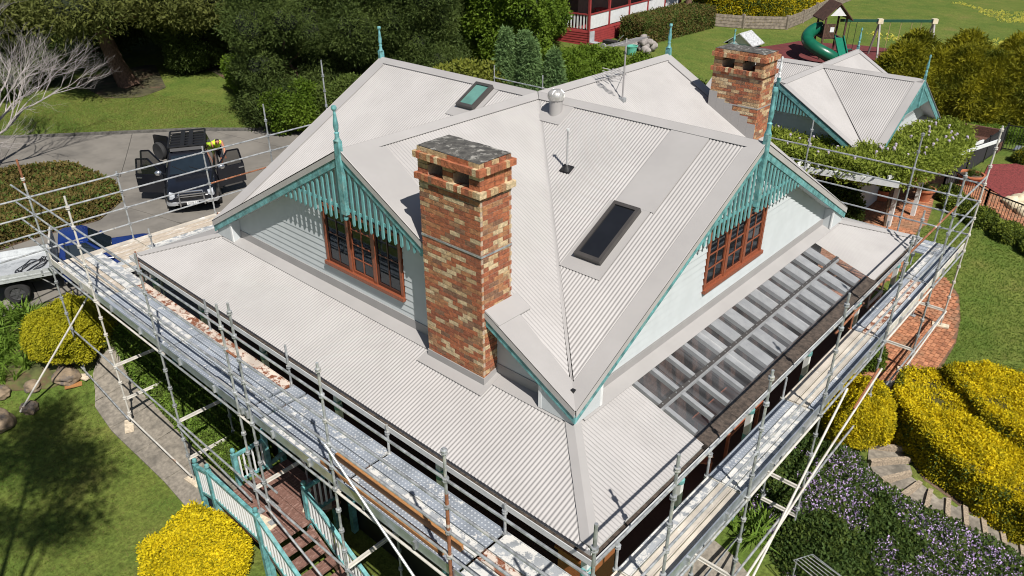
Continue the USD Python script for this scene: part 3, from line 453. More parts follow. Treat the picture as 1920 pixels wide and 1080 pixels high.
for i in range(6):
    x = 1.80+i*.2415; zt = HR-PT*x+.42; part(c2, 'step_flashing', MB().box((x, 5.118, zt-.9), (x+.24, 5.126, math.floor(zt/.086)*.086)), FLASH, root=house)
part(house, 'valley_rainhead', MB().box((5.46, -5.60, .36), (5.60, -5.46, .455)), BLACK)
# ---- skylights, vents, aerials on the roof
def on(u, w, d, k, sg):   # distance along ridge from centre, distance down the slope (horizontal), height above
    M = face(k)[:3, :3]; return M @ np.array([sg*w, -u, HR-w*PT]) + (M @ [sg*PT/ln, 0, 1/ln])*d
def slab(u0, u1, w0, w1, d0, d1, k, sg): 
    p = [on(u0, w0, d0, k, sg), on(u1, w0, d0, k, sg), on(u1, w1, d0, k, sg), on(u0, w1, d0, k, sg), on(u0, w0, d1, k, sg), on(u1, w0, d1, k, sg), on(u1, w1, d1, k, sg), on(u0, w1, d1, k, sg)]
    return MB().hexa(p)
def skylight(u0, u1, w0, w1, k, sg, glass, label, extra):
    s = holder(house, 'skylight', label)
    part(s, 'flashing', slab(u0-.16, u1+.16, w0-.05, w1+.26, .013, .02, k, sg), FLASH, root=house)
    for a, b in extra: part(s, 'flashing', slab(*a, *b, .013, .022, k, sg), FLASH, root=house)
    t = .07
    part(s, 'frame', slab(u0, u1, w0, w0+t, .0, .13, k, sg), CHAR, root=house); part(s, 'frame', slab(u0, u1, w1-t, w1, .0, .13, k, sg), CHAR, root=house)
    part(s, 'frame', slab(u0, u0+t, w0+t, w1-t, .0, .13, k, sg), CHAR, root=house); part(s, 'frame', slab(u1-t, u1, w0+t, w1-t, .0, .13, k, sg), CHAR, root=house)
    part(s, 'pane', slab(u0+t, u1-t, w0+t, w1-t, .0, .10, k, sg), glass, root=house)
skylight(3.86, 4.47, 2.13, 3.40, 1, -1, SKYG, 'skylight with dark glass on the sunny slope', [((3.82, 4.70), (.19, 2.08))])
skylight(1.26, 1.83, .17, .92, 3, 1, SKYG2, 'skylight with pale green glass on the rear left slope', [])
v = holder(house, 'roof_ventilator', 'round white turbine vent near the ridge'); b = np.array([.90, -.41, 3.19])
part(v, 'flashing', slab(.55, 1.25, .17, .72, .013, .02, 1, -1), FLASH, root=house)
part(v, 'throat', MB().lathe([(.15, -.1), (.15, .26), (.17, .3)], b, 20), ROOF, smooth=40, root=house)
part(v, 'dome', MB().lathe([(.12, .27), (.18, .31), (.195, .38), (.18, .46), (.11, .52), (0, .535)], b, 24), mat('vent_metal', (.52, .51, .49), .3, .1, 4, metal=.5), smooth=40, root=house)
for i in range(18):
    a = i*2*math.pi/18; part(v, 'blade', MB().tube([b+[.17*math.cos(a), .17*math.sin(a), .30], b+[.2*math.cos(a+.15), .2*math.sin(a+.15), .38], b+[.185*math.cos(a+.3), .185*math.sin(a+.3), .46], b+[.1*math.cos(a+.5), .1*math.sin(a+.5), .53]], .008, 4), mat('vent_metal', (.5, .5, .5)), root=house)
b = np.array([2.27, -1.70, 2.50]); v = holder(house, 'vent_pipe', 'thin pale flue pipe on the sunny slope')
part(v, 'pipe', MB().tube([b-[0, 0, .1], b+[0, 0, .86]], .021, 10), mat('pvc', (.36, .36, .36), .4), root=house); part(v, 'cap', MB().lathe([(.035, .83), (.035, .88), (0, .89)], b, 10), OFFW, root=house); part(v, 'boot', MB().lathe([(.12, .0), (.10, .05), (.04, .10), (.03, .12)], b-[0, 0, .02], 14).cbox(b, (.26, .22, .04), M=rot(0, math.atan(PT))[:3, :3]), BLACK, root=house)
v = holder(house, 'tv_antenna', 'grey television aerial on the rear slope'); b = np.array([.88, 2.3, 2.92])
part(v, 'mast', MB().tube([b, b+[0, 0, 1.55]], .022, 8), DGREY, root=house); part(v, 'foot', MB().cbox(b+[0, 0, .04], (.16, .12, .1)), GALV, root=house)
part(v, 'stay', MB().tube([b+[-.28, .1, .2], b+[0, 0, .75]], .009, 6), GALV, root=house); part(v, 'boom', MB().tube([b+[-.05, -.5, 1.42], b+[.05, .75, 1.46]], .016, 6), DGREY, root=house)
for i in range(11): part(v, 'element', MB().tube([b+[-.3+.01*i, -.45+i*.115, 1.42+.004*i-.02], b+[.3-.01*i, -.45+i*.115, 1.42+.004*i+.05]], .010, 5), DGREY, root=house)
for j in (0, 1):
    for i in range(5): part(v, 'panel_bar', MB().tube([b+[-.42+j*.30, -.35, .55+i*.07+j*.02], b+[-.18+j*.30, -.2, .5+i*.07+j*.02]], .010, 4), DGREY, root=house)
# ---- clear roofing panel over the side veranda
PNL = {'g': ('geometry', {}), 'mp': ('mapping', {'scale': (.5, 3, 1)}), 'n': ('noise_texture', {'scale': 1.2, 'detail': 3}), 'r': ('rgb_ramp', {'ramp': [(.40, (.08, .08, .08)), (.62, (.22, .22, .22))]}), 't': ('transparent_bsdf', {'color': (.76, .77, .79)}), 'd': ('principled_bsdf', {'base_color': (.30, .31, .33), 'roughness': .25}), 'x': ('mix_closure', {}), 'bw': ('rgb_to_bw', {})}
usdkit.material(stage, L+'clear_roofing', PNL, [('g.position', 'mp.vector'), ('mp.vector', 'n.vector'), ('n.fac', 'r.fac'), ('r.color', 'bw.color'), ('bw.val', 'x.fac'), ('t.BSDF', 'x.closure1'), ('d.BSDF', 'x.closure2')], surface='x.closure')
f = fr(1); M = face(1)[:3, :3]; lv = math.hypot(1, VS)
cr = holder(house, 'clear_roof_panel', 'see-through ribbed roofing panel over the side veranda')
for a in np.arange(-4.1, 4.0, .812):
    part(cr, 'clear_sheet', corr(MB(), f(0, -WY, vz(WY)), M @ [1, 0, 0], M @ [0, -1/lv, -VS/lv], M @ [0, -VS/lv, 1/lv], lambda s: (.2, (EV-.10-WY)*lv), a+.004, a+.808, amp=.007), L+'clear_roofing', smooth=True, root=house)
dm = MB()
for a in np.arange(-4.1, 4.0, .15): dm.hexa([f(a, -EV+.16, ZE-.06), f(a+.15, -EV+.16, ZE-.06), f(a+.15, -EV-.13, ZE-.12), f(a, -EV-.13, ZE-.12), *[f(x, y, z+.007*math.sin(a*31+y*9)) for x, y, z in ((a, -EV+.16, ZE+.03), (a+.15, -EV+.16, ZE+.03), (a+.15, -EV-.125, ZE-.012), (a, -EV-.125, ZE-.012))]])
part(cr, 'gutter_debris', dm, DIRT, root=house)
BEAM = mat('veranda_beam', (.44, .44, .43), .6, .12, 5)
for i, a in enumerate(np.arange(-3.95, 4.0, .58)): part(cr, 'rafter', MB().beam(f(a, -WY, vz(WY)-.075), f(a, -EV+.2, vz(EV-.2)-.075), .10 if i < 4 else .31, .09), BEAM, root=house)
part(cr, 'batten', MB().beam(f(-4.1, -6.4, vz(6.4)+.02), f(4.0, -6.4, vz(6.4)+.02), .07, .012, upv=M @ [0, -VS/lv, 1/lv]), CHAR, root=house)
part(cr, 'batten', MB().beam(f(-4.1, -6.4, vz(6.4)-.05), f(4.0, -6.4, vz(6.4)-.05), .10, .05), BEAM, root=house)
for a in np.arange(-4.0, 4.0, .228): part(cr, 'screw', MB().lathe([(.016, 0), (.016, .012), (0, .014)], f(a, -6.4, vz(6.4)+.026), 6), mat('screw', (.5, .5, .5), .3, metal=.8), root=house)
# things on the veranda seen through it
for (x, y, s) in ((5.95, -3.5, .5), (6.3, -2.6, .6), (6.1, -1.9, .45), (6.6, -3.1, .4)):
    t = T('outdoor_chair', 'brown wooden chair on the side veranda under the clear roofing at y%d' % 0, 'chair', (x, y, FL), 0) if False else None
# ---------------------------------------------------------------- scaffolding
DZ = -1.27; SP = .495; R = .0242
def floor_at(x, y):
    if -1.3 < x < .75 and -9.15 < y < -7.3: return -3.9
    if .75 <= x < 2.9 and -9.05 < y < -8.0: return -3.9-(x-.75)*.57
    return G(x, y)
def standard(t, x, y, top, m=GALV, bot=None, split=None):
    b = floor_at(x, y) + .05 if bot is None else bot
    mb = MB(); lower = MB(); zz = [b+.25, top]
    tgt = lambda z: lower if split and z < split else mb
    if split: lower.tube([(x, y, b+.2), (x, y, split)], R, 8); mb.tube([(x, y, split), (x, y, top)], R, 8)
    else: mb.tube([(x, y, b+.2), (x, y, top)], R, 8)
    k = math.ceil((b+.3-DZ)/SP)
    while DZ+k*SP < top-.05:
        z = DZ+k*SP
        for d in (-.022, .022): tgt(z).lathe([(R, z+d-.014), (.05, z+d-.010), (.05, z+d+.010), (R, z+d+.014)], (x, y, 0), 8)
        k += 1
    part(t, 'standard', mb, m, smooth=35)
    if split: part(t, 'standard', lower, GALV, smooth=35)
    if bot is None: part(t, 'base_jack', MB().tube([(x, y, b-.02), (x, y, b+.24)], .016, 6).cbox((x, y, b-.015), (.15, .15, .012)), GALV)
def tube(t, name, p, q, m=GALV, r=R): part(t, name, MB().tube([p, q], r, 8), m, smooth=35)
def transom(t, p, q, m): part(t, 'transom', MB().beam(p, q, .045, .055).beam(np.array(p)-[0, 0, .028], np.array(q)-[0, 0, .028], .085, .012), m)
def plank(t, p, q, m, w=.222):
    p, q = np.array(p), np.array(q); d = (q-p)/np.linalg.norm(q-p); a = np.array([-d[1], d[0], 0])
    mb = MB().beam(p+[0, 0, -.02], q+[0, 0, -.02], w, .035)
    for s in (-1, 1): mb.beam(p+a*s*(w/2-.008)+[0, 0, .003], q+a*s*(w/2-.008)+[0, 0, .003], .016, .014)
    part(t, 'plank', mb, m)
def run(t, kind, fix_o, fix_i, cuts, tops, inner_tops, rails=(1, 2, 3, 4), rail_ext=(0, 0), mats=None, toe=None, rail_mats=None, bays_low=True, inner_rail=()):
    X = (lambda a, o, z: (a, o, z)) if kind == 'x' else (lambda a, o, z: (o, a, z))
    for i, a in enumerate(cuts):
        if tops[i] is not None: standard(t, *X(a, fix_o, 0)[:2], tops[i][0], *(tops[i][1:]))
        if inner_tops[i] is not None: standard(t, *X(a, fix_i, 0)[:2], inner_tops[i][0], *(inner_tops[i][1:]))
        if tops[i] is not None and inner_tops[i] is not None:
            transom(t, X(a+.04, fix_o, DZ-.03), X(a+.04, fix_i, DZ-.03), WTUBE)
            zb = max(floor_at(*X(a, fix_o, 0)[:2]), floor_at(*X(a, fix_i, 0)[:2]))
            if DZ-4*SP > zb+.15: transom(t, X(a, fix_o, DZ-4*SP+.05), X(a, fix_i, DZ-4*SP+.05), WTUBE)
            if DZ-4*SP > zb+.95: transom(t, X(a, fix_o, zb+.5), X(a, fix_i, zb+.5), WTUBE); tube(t, 'ledger', X(a, fix_i, zb+.45), X(a+2.4, fix_i, zb+.45), GALV)
    C = [a for a, tp in zip(cuts, tops) if tp is not None]
    for i, (a, b) in enumerate(zip(C, C[1:])):
        e0 = rail_ext[0] if i == 0 else 0; e1 = rail_ext[1] if i == len(C)-2 else 0
        for k in rails:
            m = (rail_mats or {}).get((i, k), GALV); tube(t, 'guard_rail', X(a-e0, fix_o, DZ+k*SP), X(b+e1, fix_o, DZ+k*SP), m)
        for o, k in ((fix_o, 0), (fix_i, 0)): tube(t, 'ledger', X(a, o, DZ+k*SP-.045), X(b, o, DZ-.045), WTUBE if i % 2 else GALV)
        if i in inner_rail: tube(t, 'guard_rail', X(a, fix_i, DZ+SP*1.0), X(b, fix_i, DZ+SP*1.0))
        zb = max(floor_at(*X(a, fix_o, 0)[:2]), floor_at(*X(b, fix_o, 0)[:2]))
        if bays_low and DZ-4*SP > zb+.1:
            tube(t, 'ledger', X(a, fix_o, DZ-4*SP), X(b, fix_o, DZ-4*SP), GALV); tube(t, 'ledger', X(a, fix_i, DZ-4*SP), X(b, fix_i, DZ-4*SP), GALV)
        # deck
        sg = 1 if fix_i > fix_o else -1; n = 5
        for j in range(n):
            o = fix_o + sg*(.155+j*.243); mm = mats[i][j] if mats else PL_G
            if mm is None: continue
            plank(t, X(a+.03, o, DZ+.03), X(b-.03, o, DZ+.03), mm)
        if toe:
            o = fix_o + sg*.035; zt = DZ+.14
            part(t, 'toe_board', MB().beam(X(a+.03, o, zt), X(b-.03, o, zt), .022, .2), toe[i])
            for fx in (.28, .72):
                c = np.array(X(a+(b-a)*fx, fix_o-sg*.0, zt)); part(t, 'toe_clip', MB().cbox(c, (.05, .05, .16)), GALV)
GP, S_, C_, R_, W_ = PL_G, PL_S, PL_C, PL_R, PL_W
TOEW = mat('toe_white', (.56, .53, .48), .6, .2, 4, col3=(.4, .25, .15), sc3=2, lo3=.66, hi3=.7); TOES = mat('toe_steel', (.42, .46, .51), .3, .2, 5, metal=.6)
so = T('scaffold', 'front scaffold run along the lawn side of the house with stained steel decking', 'scaffold', (-1, -8.65, -5.1))
run(so, 'x', -8.65, -7.45, [-9.75, -6.9, -3.5, -.22, .24, 2.88, 5.74, 8.25],
    [(1.7, WTUBE, None, .9), (1.5, WTUBE), (1.15,), (1.2,), (1.4,), (1.34,), (1.27, GALV, None, None), (1.6,)],
    [None, (-.35, RUST, None, -1.2), (-.45,), (-.25,), None, (-.6,), (-.62,), None], rail_ext=(1.3, 0), rail_mats={(6, 4): GALV, (3, 3): RUST},
    mats=[[S_, S_, PL_W, S_, S_], [GP, GP, S_, GP, R_], [GP, GP, GP, GP, R_], [GP]*5, [S_, GP, GP, GP, GP], [GP, GP, S_, GP, GP], [S_, S_, R_, S_, S_]],
    toe=[TOEW, TOES, TOES, TOES, TOES, TOES, TOES], inner_rail=())
# the standard with the long rusty middle
part(so, 'sleeve', MB().tube([(5.74, -8.65, -1.9), (5.74, -8.65, .45)], R+.004, 8), RUST, smooth=35)
part(so, 'sleeve', MB().tube([(-9.75, -8.65, 1.1), (-9.75, -8.65, 1.72)], R+.003, 8), RUST, smooth=35)
for k in (1, 2, 3, 4): tube(so, 'guard_rail', (-1.0, -8.61, DZ+k*SP-.05), (.55, -8.61, DZ+k*SP-.05), WTUBE if k < 4 else RUST)
for k in (-3.2, -4.1): tube(so, 'coupling_tube', (-.6, -8.6, DZ+k*SP), (.6, -8.6, DZ+k*SP), GALV)
tube(so, 'brace', (2.84, -8.70, -.28), (5.78, -8.70, -2.45), GALV)
tube(so, 'brace', (-9.2, -8.0, -2.05), (-9.75, -10.5, -5.12), WTUBE, .026); tube(so, 'brace', (-6.9, -8.70, -5.05+.25), (-3.5, -8.70, -4.85), WTUBE)
tube(so, 'brace', (-9.8, -8.70, -4.55), (-6.9, -8.70, -4.95), GALV); tube(so, 'brace', (-3.5, -8.7, -3.3), (-.4, -8.7, -3.62), GALV); tube(so, 'brace', (.3, -8.75, -3.3), (3.0, -8.75, -4.3), S_ and GALV)
ea = T('scaffold', 'right-hand scaffold run beside the clear roofing with cream perforated planks', 'scaffold', (8.25, 0, -4.2))
run(ea, 'y', 8.25, 7.47, [-8.65, -6.85, -4.1, -1.07, 2.5, 6.0, 8.83],
    [None, (1.45, GALV, None, 0), (1.35,), (1.45, GALV), (1.35,), (1.8,), (2.3, WTUBE)],
    [None, (-.7,), (-.6,), (-.75,), (-.75, RUST), (-.6,), (.55,)], rails=(2, 4.45), rail_mats={(3, 4.45): RUST},
    mats=[[S_, C_, C_, None, None], [C_, C_, S_, None, None], [S_, S_, GP, None, None], [GP, C_, C_, None, None], [GP, R_, GP, None, None], [GP, GP, S_, None, None]][1:] ,
    toe=[TOES, TOES, TOES, TOEW, TOEW], inner_rail=())
for a, b, z in ((-8.65, -6.85, 0), ): 
    for k in (2, 4.45): tube(ea, 'guard_rail', (8.25, a, DZ+k*SP), (8.25, b, DZ+k*SP))
    for j, m in enumerate((S_, C_, C_)): plank(ea, (8.25-.155-.243*j, a, DZ+.03), (8.25-.155-.243*j, b-.03, DZ+.03), m)
standard(ea, 7.5, 6.5, .46, GALV, DZ)
tube(ea, 'brace', (8.29, 2.79, -2.14), (8.29, -3.7, -3.75), WTUBE); tube(ea, 'brace', (8.30, .2, -1.3), (8.30, -3.5, -4.3), WTUBE); tube(ea, 'brace', (8.29, 2.5, -2.0), (8.29, 1.2, -2.4), RUST)
tube(ea, 'brace', (8.29, 8.8, -3.2), (8.29, 2.6, -3.6), WTUBE); tube(ea, 'guard_rail', (8.25, 6, DZ+SP), (8.25, 8.83, DZ+SP)); tube(ea, 'guard_rail', (8.25, 6, DZ+3*SP), (8.25, 8.83, DZ+3*SP))
tube(ea, 'guard_rail', (7.5, 2.5, -.55), (7.5, 6.0, -.55), WTUBE); tube(ea, 'guard_rail', (7.52, 1.3, -.8), (7.52, 2.9, -.72), RUST)
no = T('scaffold', 'far scaffold run of bare rails in front of the vine pergola', 'scaffold', (0, 8.83, -3.4))
run(no, 'x', 8.83, 7.62, [-9.75, -7.2, -4.4, -1.6, .8, 3.4, 6.45, 8.2], [(1.2,), (1.2,), (1.1,), (1.3,), (1.2,), (1.5,), (1.75,), None], [None, (-.5,), (-.5,), (-.5,), (-.5,), (-.5,), (-.5,), None],
    mats=[[GP]*5]*7, rail_ext=(0, 1.75))
for j, m in enumerate((GP, S_, GP, GP)): plank(no, (6.5, 8.83-.155-.243*j, DZ+.03), (8.2, 8.83-.155-.243*j, DZ+.03), m)
we = T('scaffold', 'driveway-side scaffold run with cream and timber planks above the blue ute', 'scaffold', (-9.75, 0, -3.3))
run(we, 'y', -9.75, -8.5, [-8.65, -6.4, -3.85, -1.65, .65, 3.2, 6, 8.83], [None, (.8,), (.9,), (1.72,), (2.7,), (1.4,), (1.2,), None], [None, (-.55,), (-.6,), (-.6,), (-.6,), (-.6,), (-.6,), None],
    mats=[[C_, W_, W_, W_, S_], [C_, W_, W_, S_, S_], [R_, C_, W_, S_, S_], [GP]*5, [GP]*5, [GP]*5, [GP]*5][1:], rail_mats={(1, 2): RUST})
for k in (1, 2, 3, 4): tube(we, 'guard_rail', (-9.75, -10.9, DZ+k*SP), (-9.75, -6.4, DZ+k*SP), GALV)
for j, m in enumerate((C_, W_, W_, W_, W_)): plank(we, (-9.75+.155+.243*j, -8.5 if j == 0 else -7.3, DZ+.05), (-9.75+.155+.243*j, -6.43, DZ+.05), m)
for j in range(3): plank(we, (-8.4+.25*j, -7.4, DZ+.03), (-8.4+.25*j, -1, DZ+.03), (S_, W_, S_)[j])
# timber under the feet of the scaffold and loose timber on the decks
def sole(x, y, L_, rz, label, z=None, t=.04, m=PALET):
    single('sole_board', MB().cbox((x, y, (floor_at(x, y) if z is None else z)+.035+t/2-.01), (L_, .22, t), rz), m, label, 'sole board', 'timber packers under scaffold feet')
sole(-9.8, -8.72, .42, .3, 'timber packer under the scaffold foot beside the brown rock'); sole(-9.75, -9.05, .45, 1.2, 'loose brown timber off-cut lying on the lawn beside the rock', t=.03, m=PINE)
sole(-6.88, -8.75, .55, -.4, 'cream timber packer on the path below second scaffold foot', t=.05); sole(-3.5, -8.66, .5, .1, 'timber packer on the path beside the stair balustrade')
sole(.05, -8.75, .65, .2, 'plywood packer on the landing below paired scaffold legs', -3.92, .02); sole(.55, -7.75, .6, .9, 'plywood square on the landing near the house', -3.92, .02)
sole(8.25, 6.0, .5, .5, 'grey timber packer on the brick path under scaffold leg', t=.05); sole(8.25, 8.85, .45, .2, 'pale packer under the farthest corner scaffold leg'); sole(8.25, 2.5, .6, .8, 'stack of pale packers by the yellow bush'); sole(8.25, -1.05, .5, .7, 'white-stained packer among the purple flowers', t=.06); sole(8.2, -4.1, .5, .4, 'packer on the concrete pad')
for i, (dx, dy, r_, z) in enumerate(((0, 0, .9, 0), (.16, .2, .75, .0), (.1, .05, 1.0, .05))):
    single('timber_offcut', MB().cbox((8.55+dx-.5, 5.0+dy, G(8.5, 5)+.06+z), (1.1, .2, .045), r_), mat('grey_timber', (.45, .42, .37), .85, .2, 7), ('lowest', 'second', 'topmost')[i] + ' grey board in the loose stack on the brick path', 'timber board', 'boards stacked on the brick path')
single('timber_beam', MB().beam((2.3, -8.18, DZ+.10), (5.5, -8.18, DZ+.10), .07, .12), PINE, 'long orange pine beam lying on the front deck, inner of two', 'timber beam')
single('timber_beam', MB().beam((2.2, -8.42, DZ+.08), (5.35, -8.42, DZ+.08), .09, .07), PINE, 'long orange pine beam lying on the front deck by the toe board', 'timber beam')
# ---------------------------------------------------------------- landing, stairs and balustrades
ld = T('timber_stair', 'reddish timber landing and open-tread stair with teal and white balustrades', 'stairs', (0, -8.5, -5.1))
for i in range(9):
    y = -9.1+i*.2; part(ld, 'deck_board', MB().box((-1.25, y, -3.95), (.78, y+.19, -3.9)), DECKT)
part(ld, 'joist', MB().box((-1.2, -9.05, -4.15), (.72, -9.0, -3.955)).box((-1.2, -7.4, -4.15), (.72, -7.35, -3.955)), DECKT)
for x, y in ((-1.2, -9.05), (.65, -9.05), (.65, -7.4)): part(ld, 'stump', MB().box((x-.05, y-.05, G(x, y)-.1), (x+.05, y+.05, -4.1)), TEAL)
for i in range(7):
    x, z = .80+i*.30, -4.07-i*.172; part(ld, 'tread', MB().box((x, -9.02, z-.045), (x+.275, -8.12, z)), DECKT)
for y in (-9.05, -8.1): part(ld, 'stringer', MB().beam((.7, y, -4.12), (2.95, y, -5.40), .045, .24), DECKT)
def post(x, y, zt, zb): part(ld, 'newel_post', MB().box((x-.05, y-.05, zb), (x+.05, y+.05, zt-.12)).lathe([(.0, zt-.12), (.045, zt-.12), (.03, zt-.09), (.03, zt-.08), (.05, zt-.05), (.055, zt-.025), (.04, zt+.02), (0, zt+.03)], (x, y, 0), 12), TEAL, smooth=35)
def balus(p, q, n, hb=.1, hr=.82):
    p, q = np.array(p, float), np.array(q, float)
    part(ld, 'handrail', MB().beam(p+[0, 0, hr], q+[0, 0, hr], .075, .06), TEAL); part(ld, 'bottom_rail', MB().beam(p+[0, 0, hb], q+[0, 0, hb], .05, .07), TEAL)
    for i in range(n):
        c = p+(q-p)*(i+.5)/n; part(ld, 'baluster', MB().box(c+[-.017, -.017, hb+.03], c+[.017, .017, hr-.03]), WHITE)
D0 = -3.9
post(-1.25, -9.12, D0+1.0, D0-.9); post(.62, -9.12, D0+1.0, D0-1.2); post(.68, -8.05, D0+1.0, D0-.5); post(-1.3, -8.5, D0+1.0, D0-1.0); post(-1.3, -7.75, D0+1.1, D0-.5); post(-1.85, -9.12, D0+.8, D0-1.3)
balus((-1.2, -9.12, D0), (.57, -9.12, D0), 16); balus((-1.8, -9.12, D0-.2), (-1.3, -9.12, D0-.05), 5); balus((-1.3, -8.45, D0), (-1.3, -7.8, D0), 6); balus((.68, -8.0, D0), (.68, -7.4, D0), 5)
balus((.68, -9.12, D0-.02), (2.7, -9.12, D0-1.18), 17); balus((.73, -8.05, D0-.04), (2.7, -8.05, D0-1.18), 17); post(2.75, -9.12, D0-.2, D0-1.5); post(2.75, -8.05, D0-.2, D0-1.5)
for sx in (-1, 1): part(ld, 'gate_brace', MB().beam((-1.25, -7.7, -3.75), (-.9, -7.35, -3.3), .05, .09), TEAL)
# ---------------------------------------------------------------- vegetation
def quats(n, upright=False):
    if upright:
        a = rng.uniform(0, 2*np.pi, n); t = rng.normal(0, .12, (n, 2)); q = np.stack([np.cos(a/2), t[:, 0], t[:, 1], np.sin(a/2)], -1)
    else: q = rng.normal(size=(n, 4))
    return q/np.linalg.norm(q, axis=1, keepdims=True)
def clump(n, ll, lw, spread=1.0, seed=0, flat=0.0):
    r = np.random.default_rng(seed); mb = MB()
    c = r.normal(size=(n, 3)); c /= np.linalg.norm(c, axis=1, keepdims=True); c *= spread*r.uniform(.2, 1, (n, 1))**.6
    for p in c:
        d = p/np.linalg.norm(p)*.6 + r.normal(size=3)*.6; d /= np.linalg.norm(d); s = np.cross(d, r.normal(size=3)); s /= np.linalg.norm(s); k = r.uniform(.7, 1.25); nn = np.cross(d, s)
        a, w = p, lw*k/2; m = p+d*ll*k*.5; e = p+d*ll*k
        mb.add([a, m+s*w+nn*w*.3, e, m-s*w+nn*w*.3], [[0, 1, 2], [0, 2, 3]])
    return mb
def tuft(n, h, w, lean, seed=0, seg=2):
    r = np.random.default_rng(seed); mb = MB()
    for _ in range(n):
        a = r.uniform(0, 2*np.pi); d = np.array([np.cos(a), np.sin(a), 0]); s = np.array([-d[1], d[0], 0]); L_ = h*r.uniform(.6, 1.2); b = d*r.uniform(0, .25)*h*.4; ln_ = lean*r.uniform(.3, 1.3)
        P = [b + d*ln_*L_*t**2 + np.array([0, 0, L_*(t-.45*ln_*t*t)]) for t in np.linspace(0, 1, seg+1)]
        for i in range(seg):
            w0, w1 = w*(1-(i/seg)**2)/2, w*(1-((i+1)/seg)**2)/2
            mb.add([P[i]-s*w0, P[i]+s*w0, P[i+1]+s*w1, P[i+1]-s*w1], [[0, 1, 2], [0, 2, 3]])
    return mb
def scatter(parent, name, pts, protos, size, upright=False, jitter=.3, anis=None, root=None):
    """protos: list of (mesh builder, material); one PointInstancer part"""
    pp = parent.path if isinstance(parent, T) else parent; base = parent.o if isinstance(parent, T) else (root.o if root else np.zeros(3))
    path = numbered(pp, name); I = UsdGeom.PointInstancer.Define(stage, path); rel = []
    for i, (mb, m) in enumerate(protos):
        p = f'{path}/{"leaf_clump" if i == 0 else "leaf_clump_%03d" % i}'; usdkit.mesh(stage, p, mb.arrays(), m); rel.append(Sdf.Path(p))
    n = len(pts); I.CreatePrototypesRel().SetTargets(rel); I.CreateProtoIndicesAttr(Vt.IntArray.FromNumpy(rng.integers(0, len(protos), n).astype(np.int32)))
    I.CreatePositionsAttr(Vt.Vec3fArray.FromNumpy((np.asarray(pts)-base).astype(np.float32)))
    q = quats(n, upright); I.CreateOrientationsAttr(Vt.QuathArray([Gf.Quath(float(a), float(b), float(c), float(d)) for a, b, c, d in q]))
    s = np.asarray(size)*rng.uniform(1-jitter, 1+jitter, n); I.CreateScalesAttr(Vt.Vec3fArray.FromNumpy(np.repeat(s[:, None], 3, 1).astype(np.float32)))
    info(I.GetPrim(), kind='stuff'); return path
def ground_scatter(name, pts, protos, size, label, cat, **k):
    path = numbered('/World', name); I = UsdGeom.Xform.Define(stage, path)
    return path
def sph(n):
    d = rng.normal(size=(n, 3)); return d/np.linalg.norm(d, axis=1, keepdims=True)
def lumpy(c, r, n, noise=.25, sc=2.2, depth=.18, seed=0, low=-1.):
    d = sph(int(n*1.6)); d = d[d[:, 2] > low][:n]; k = 1+noise*(meshkit.fbm(d*sc+seed*3.1, 3, seed)-.5)*2
    return np.array(c)+d*np.array(r)*(k*(1-depth*rng.uniform(0, 1, len(d))**1.5))[:, None]
LG = leafmat('leaf_gum', (.022, .040, .008), (.19, .20, .05), .8); LD = leafmat('leaf_dark', (.010, .026, .006), (.115, .155, .036), .9); LB = leafmat('leaf_bright', (.03, .07, .006), (.16, .235, .022), .8)
LC = leafmat('leaf_conifer', (.06, .12, .04), (.20, .30, .11), 1.5); LY = leafmat('leaf_golden', (.48, .38, .008), (.85, .68, .02), 2.0, trans=.3); LYG = leafmat('leaf_goldgreen', (.06, .09, .008), (.72, .56, .015), 2.4, trans=.3)
LOL = leafmat('leaf_goldconifer', (.055, .075, .008), (.46, .40, .018), 1.0, lo=.38, hi=.78); LH = leafmat('leaf_hedge', (.035, .06, .010), (.11, .15, .03), 2.); LV = leafmat('leaf_vine', (.10, .15, .018), (.33, .38, .06), 1.6, trans=.35); LBR = leafmat('leaf_bronze', (.06, .05, .016), (.20, .15, .045), 2.); LAG = leafmat('leaf_strap', (.07, .14, .016), (.20, .30, .045), 2.)
LLAV = leafmat('leaf_cover', (.022, .05, .012), (.085, .13, .03), 2.); FLP = leafmat('flower_mauve', (.50, .34, .66), (.76, .60, .88), 6., trans=.2); LGR = leafmat('grass_blade', (.085, .14, .018), (.16, .20, .035), 1.); LGR2 = leafmat('grass_dry', (.15, .16, .04), (.24, .21, .08), .8); LRED = leafmat('leaf_red', (.25, .02, .01), (.5, .06, .03), 1)
CL = clump(26, .55, .20, seed=1); CLn = clump(46, .42, .12, seed=2); CLs = clump(18, .75, .42, seed=3); CLf = clump(60, .34, .10, seed=5); CLt = clump(44, .42, .24, seed=6)
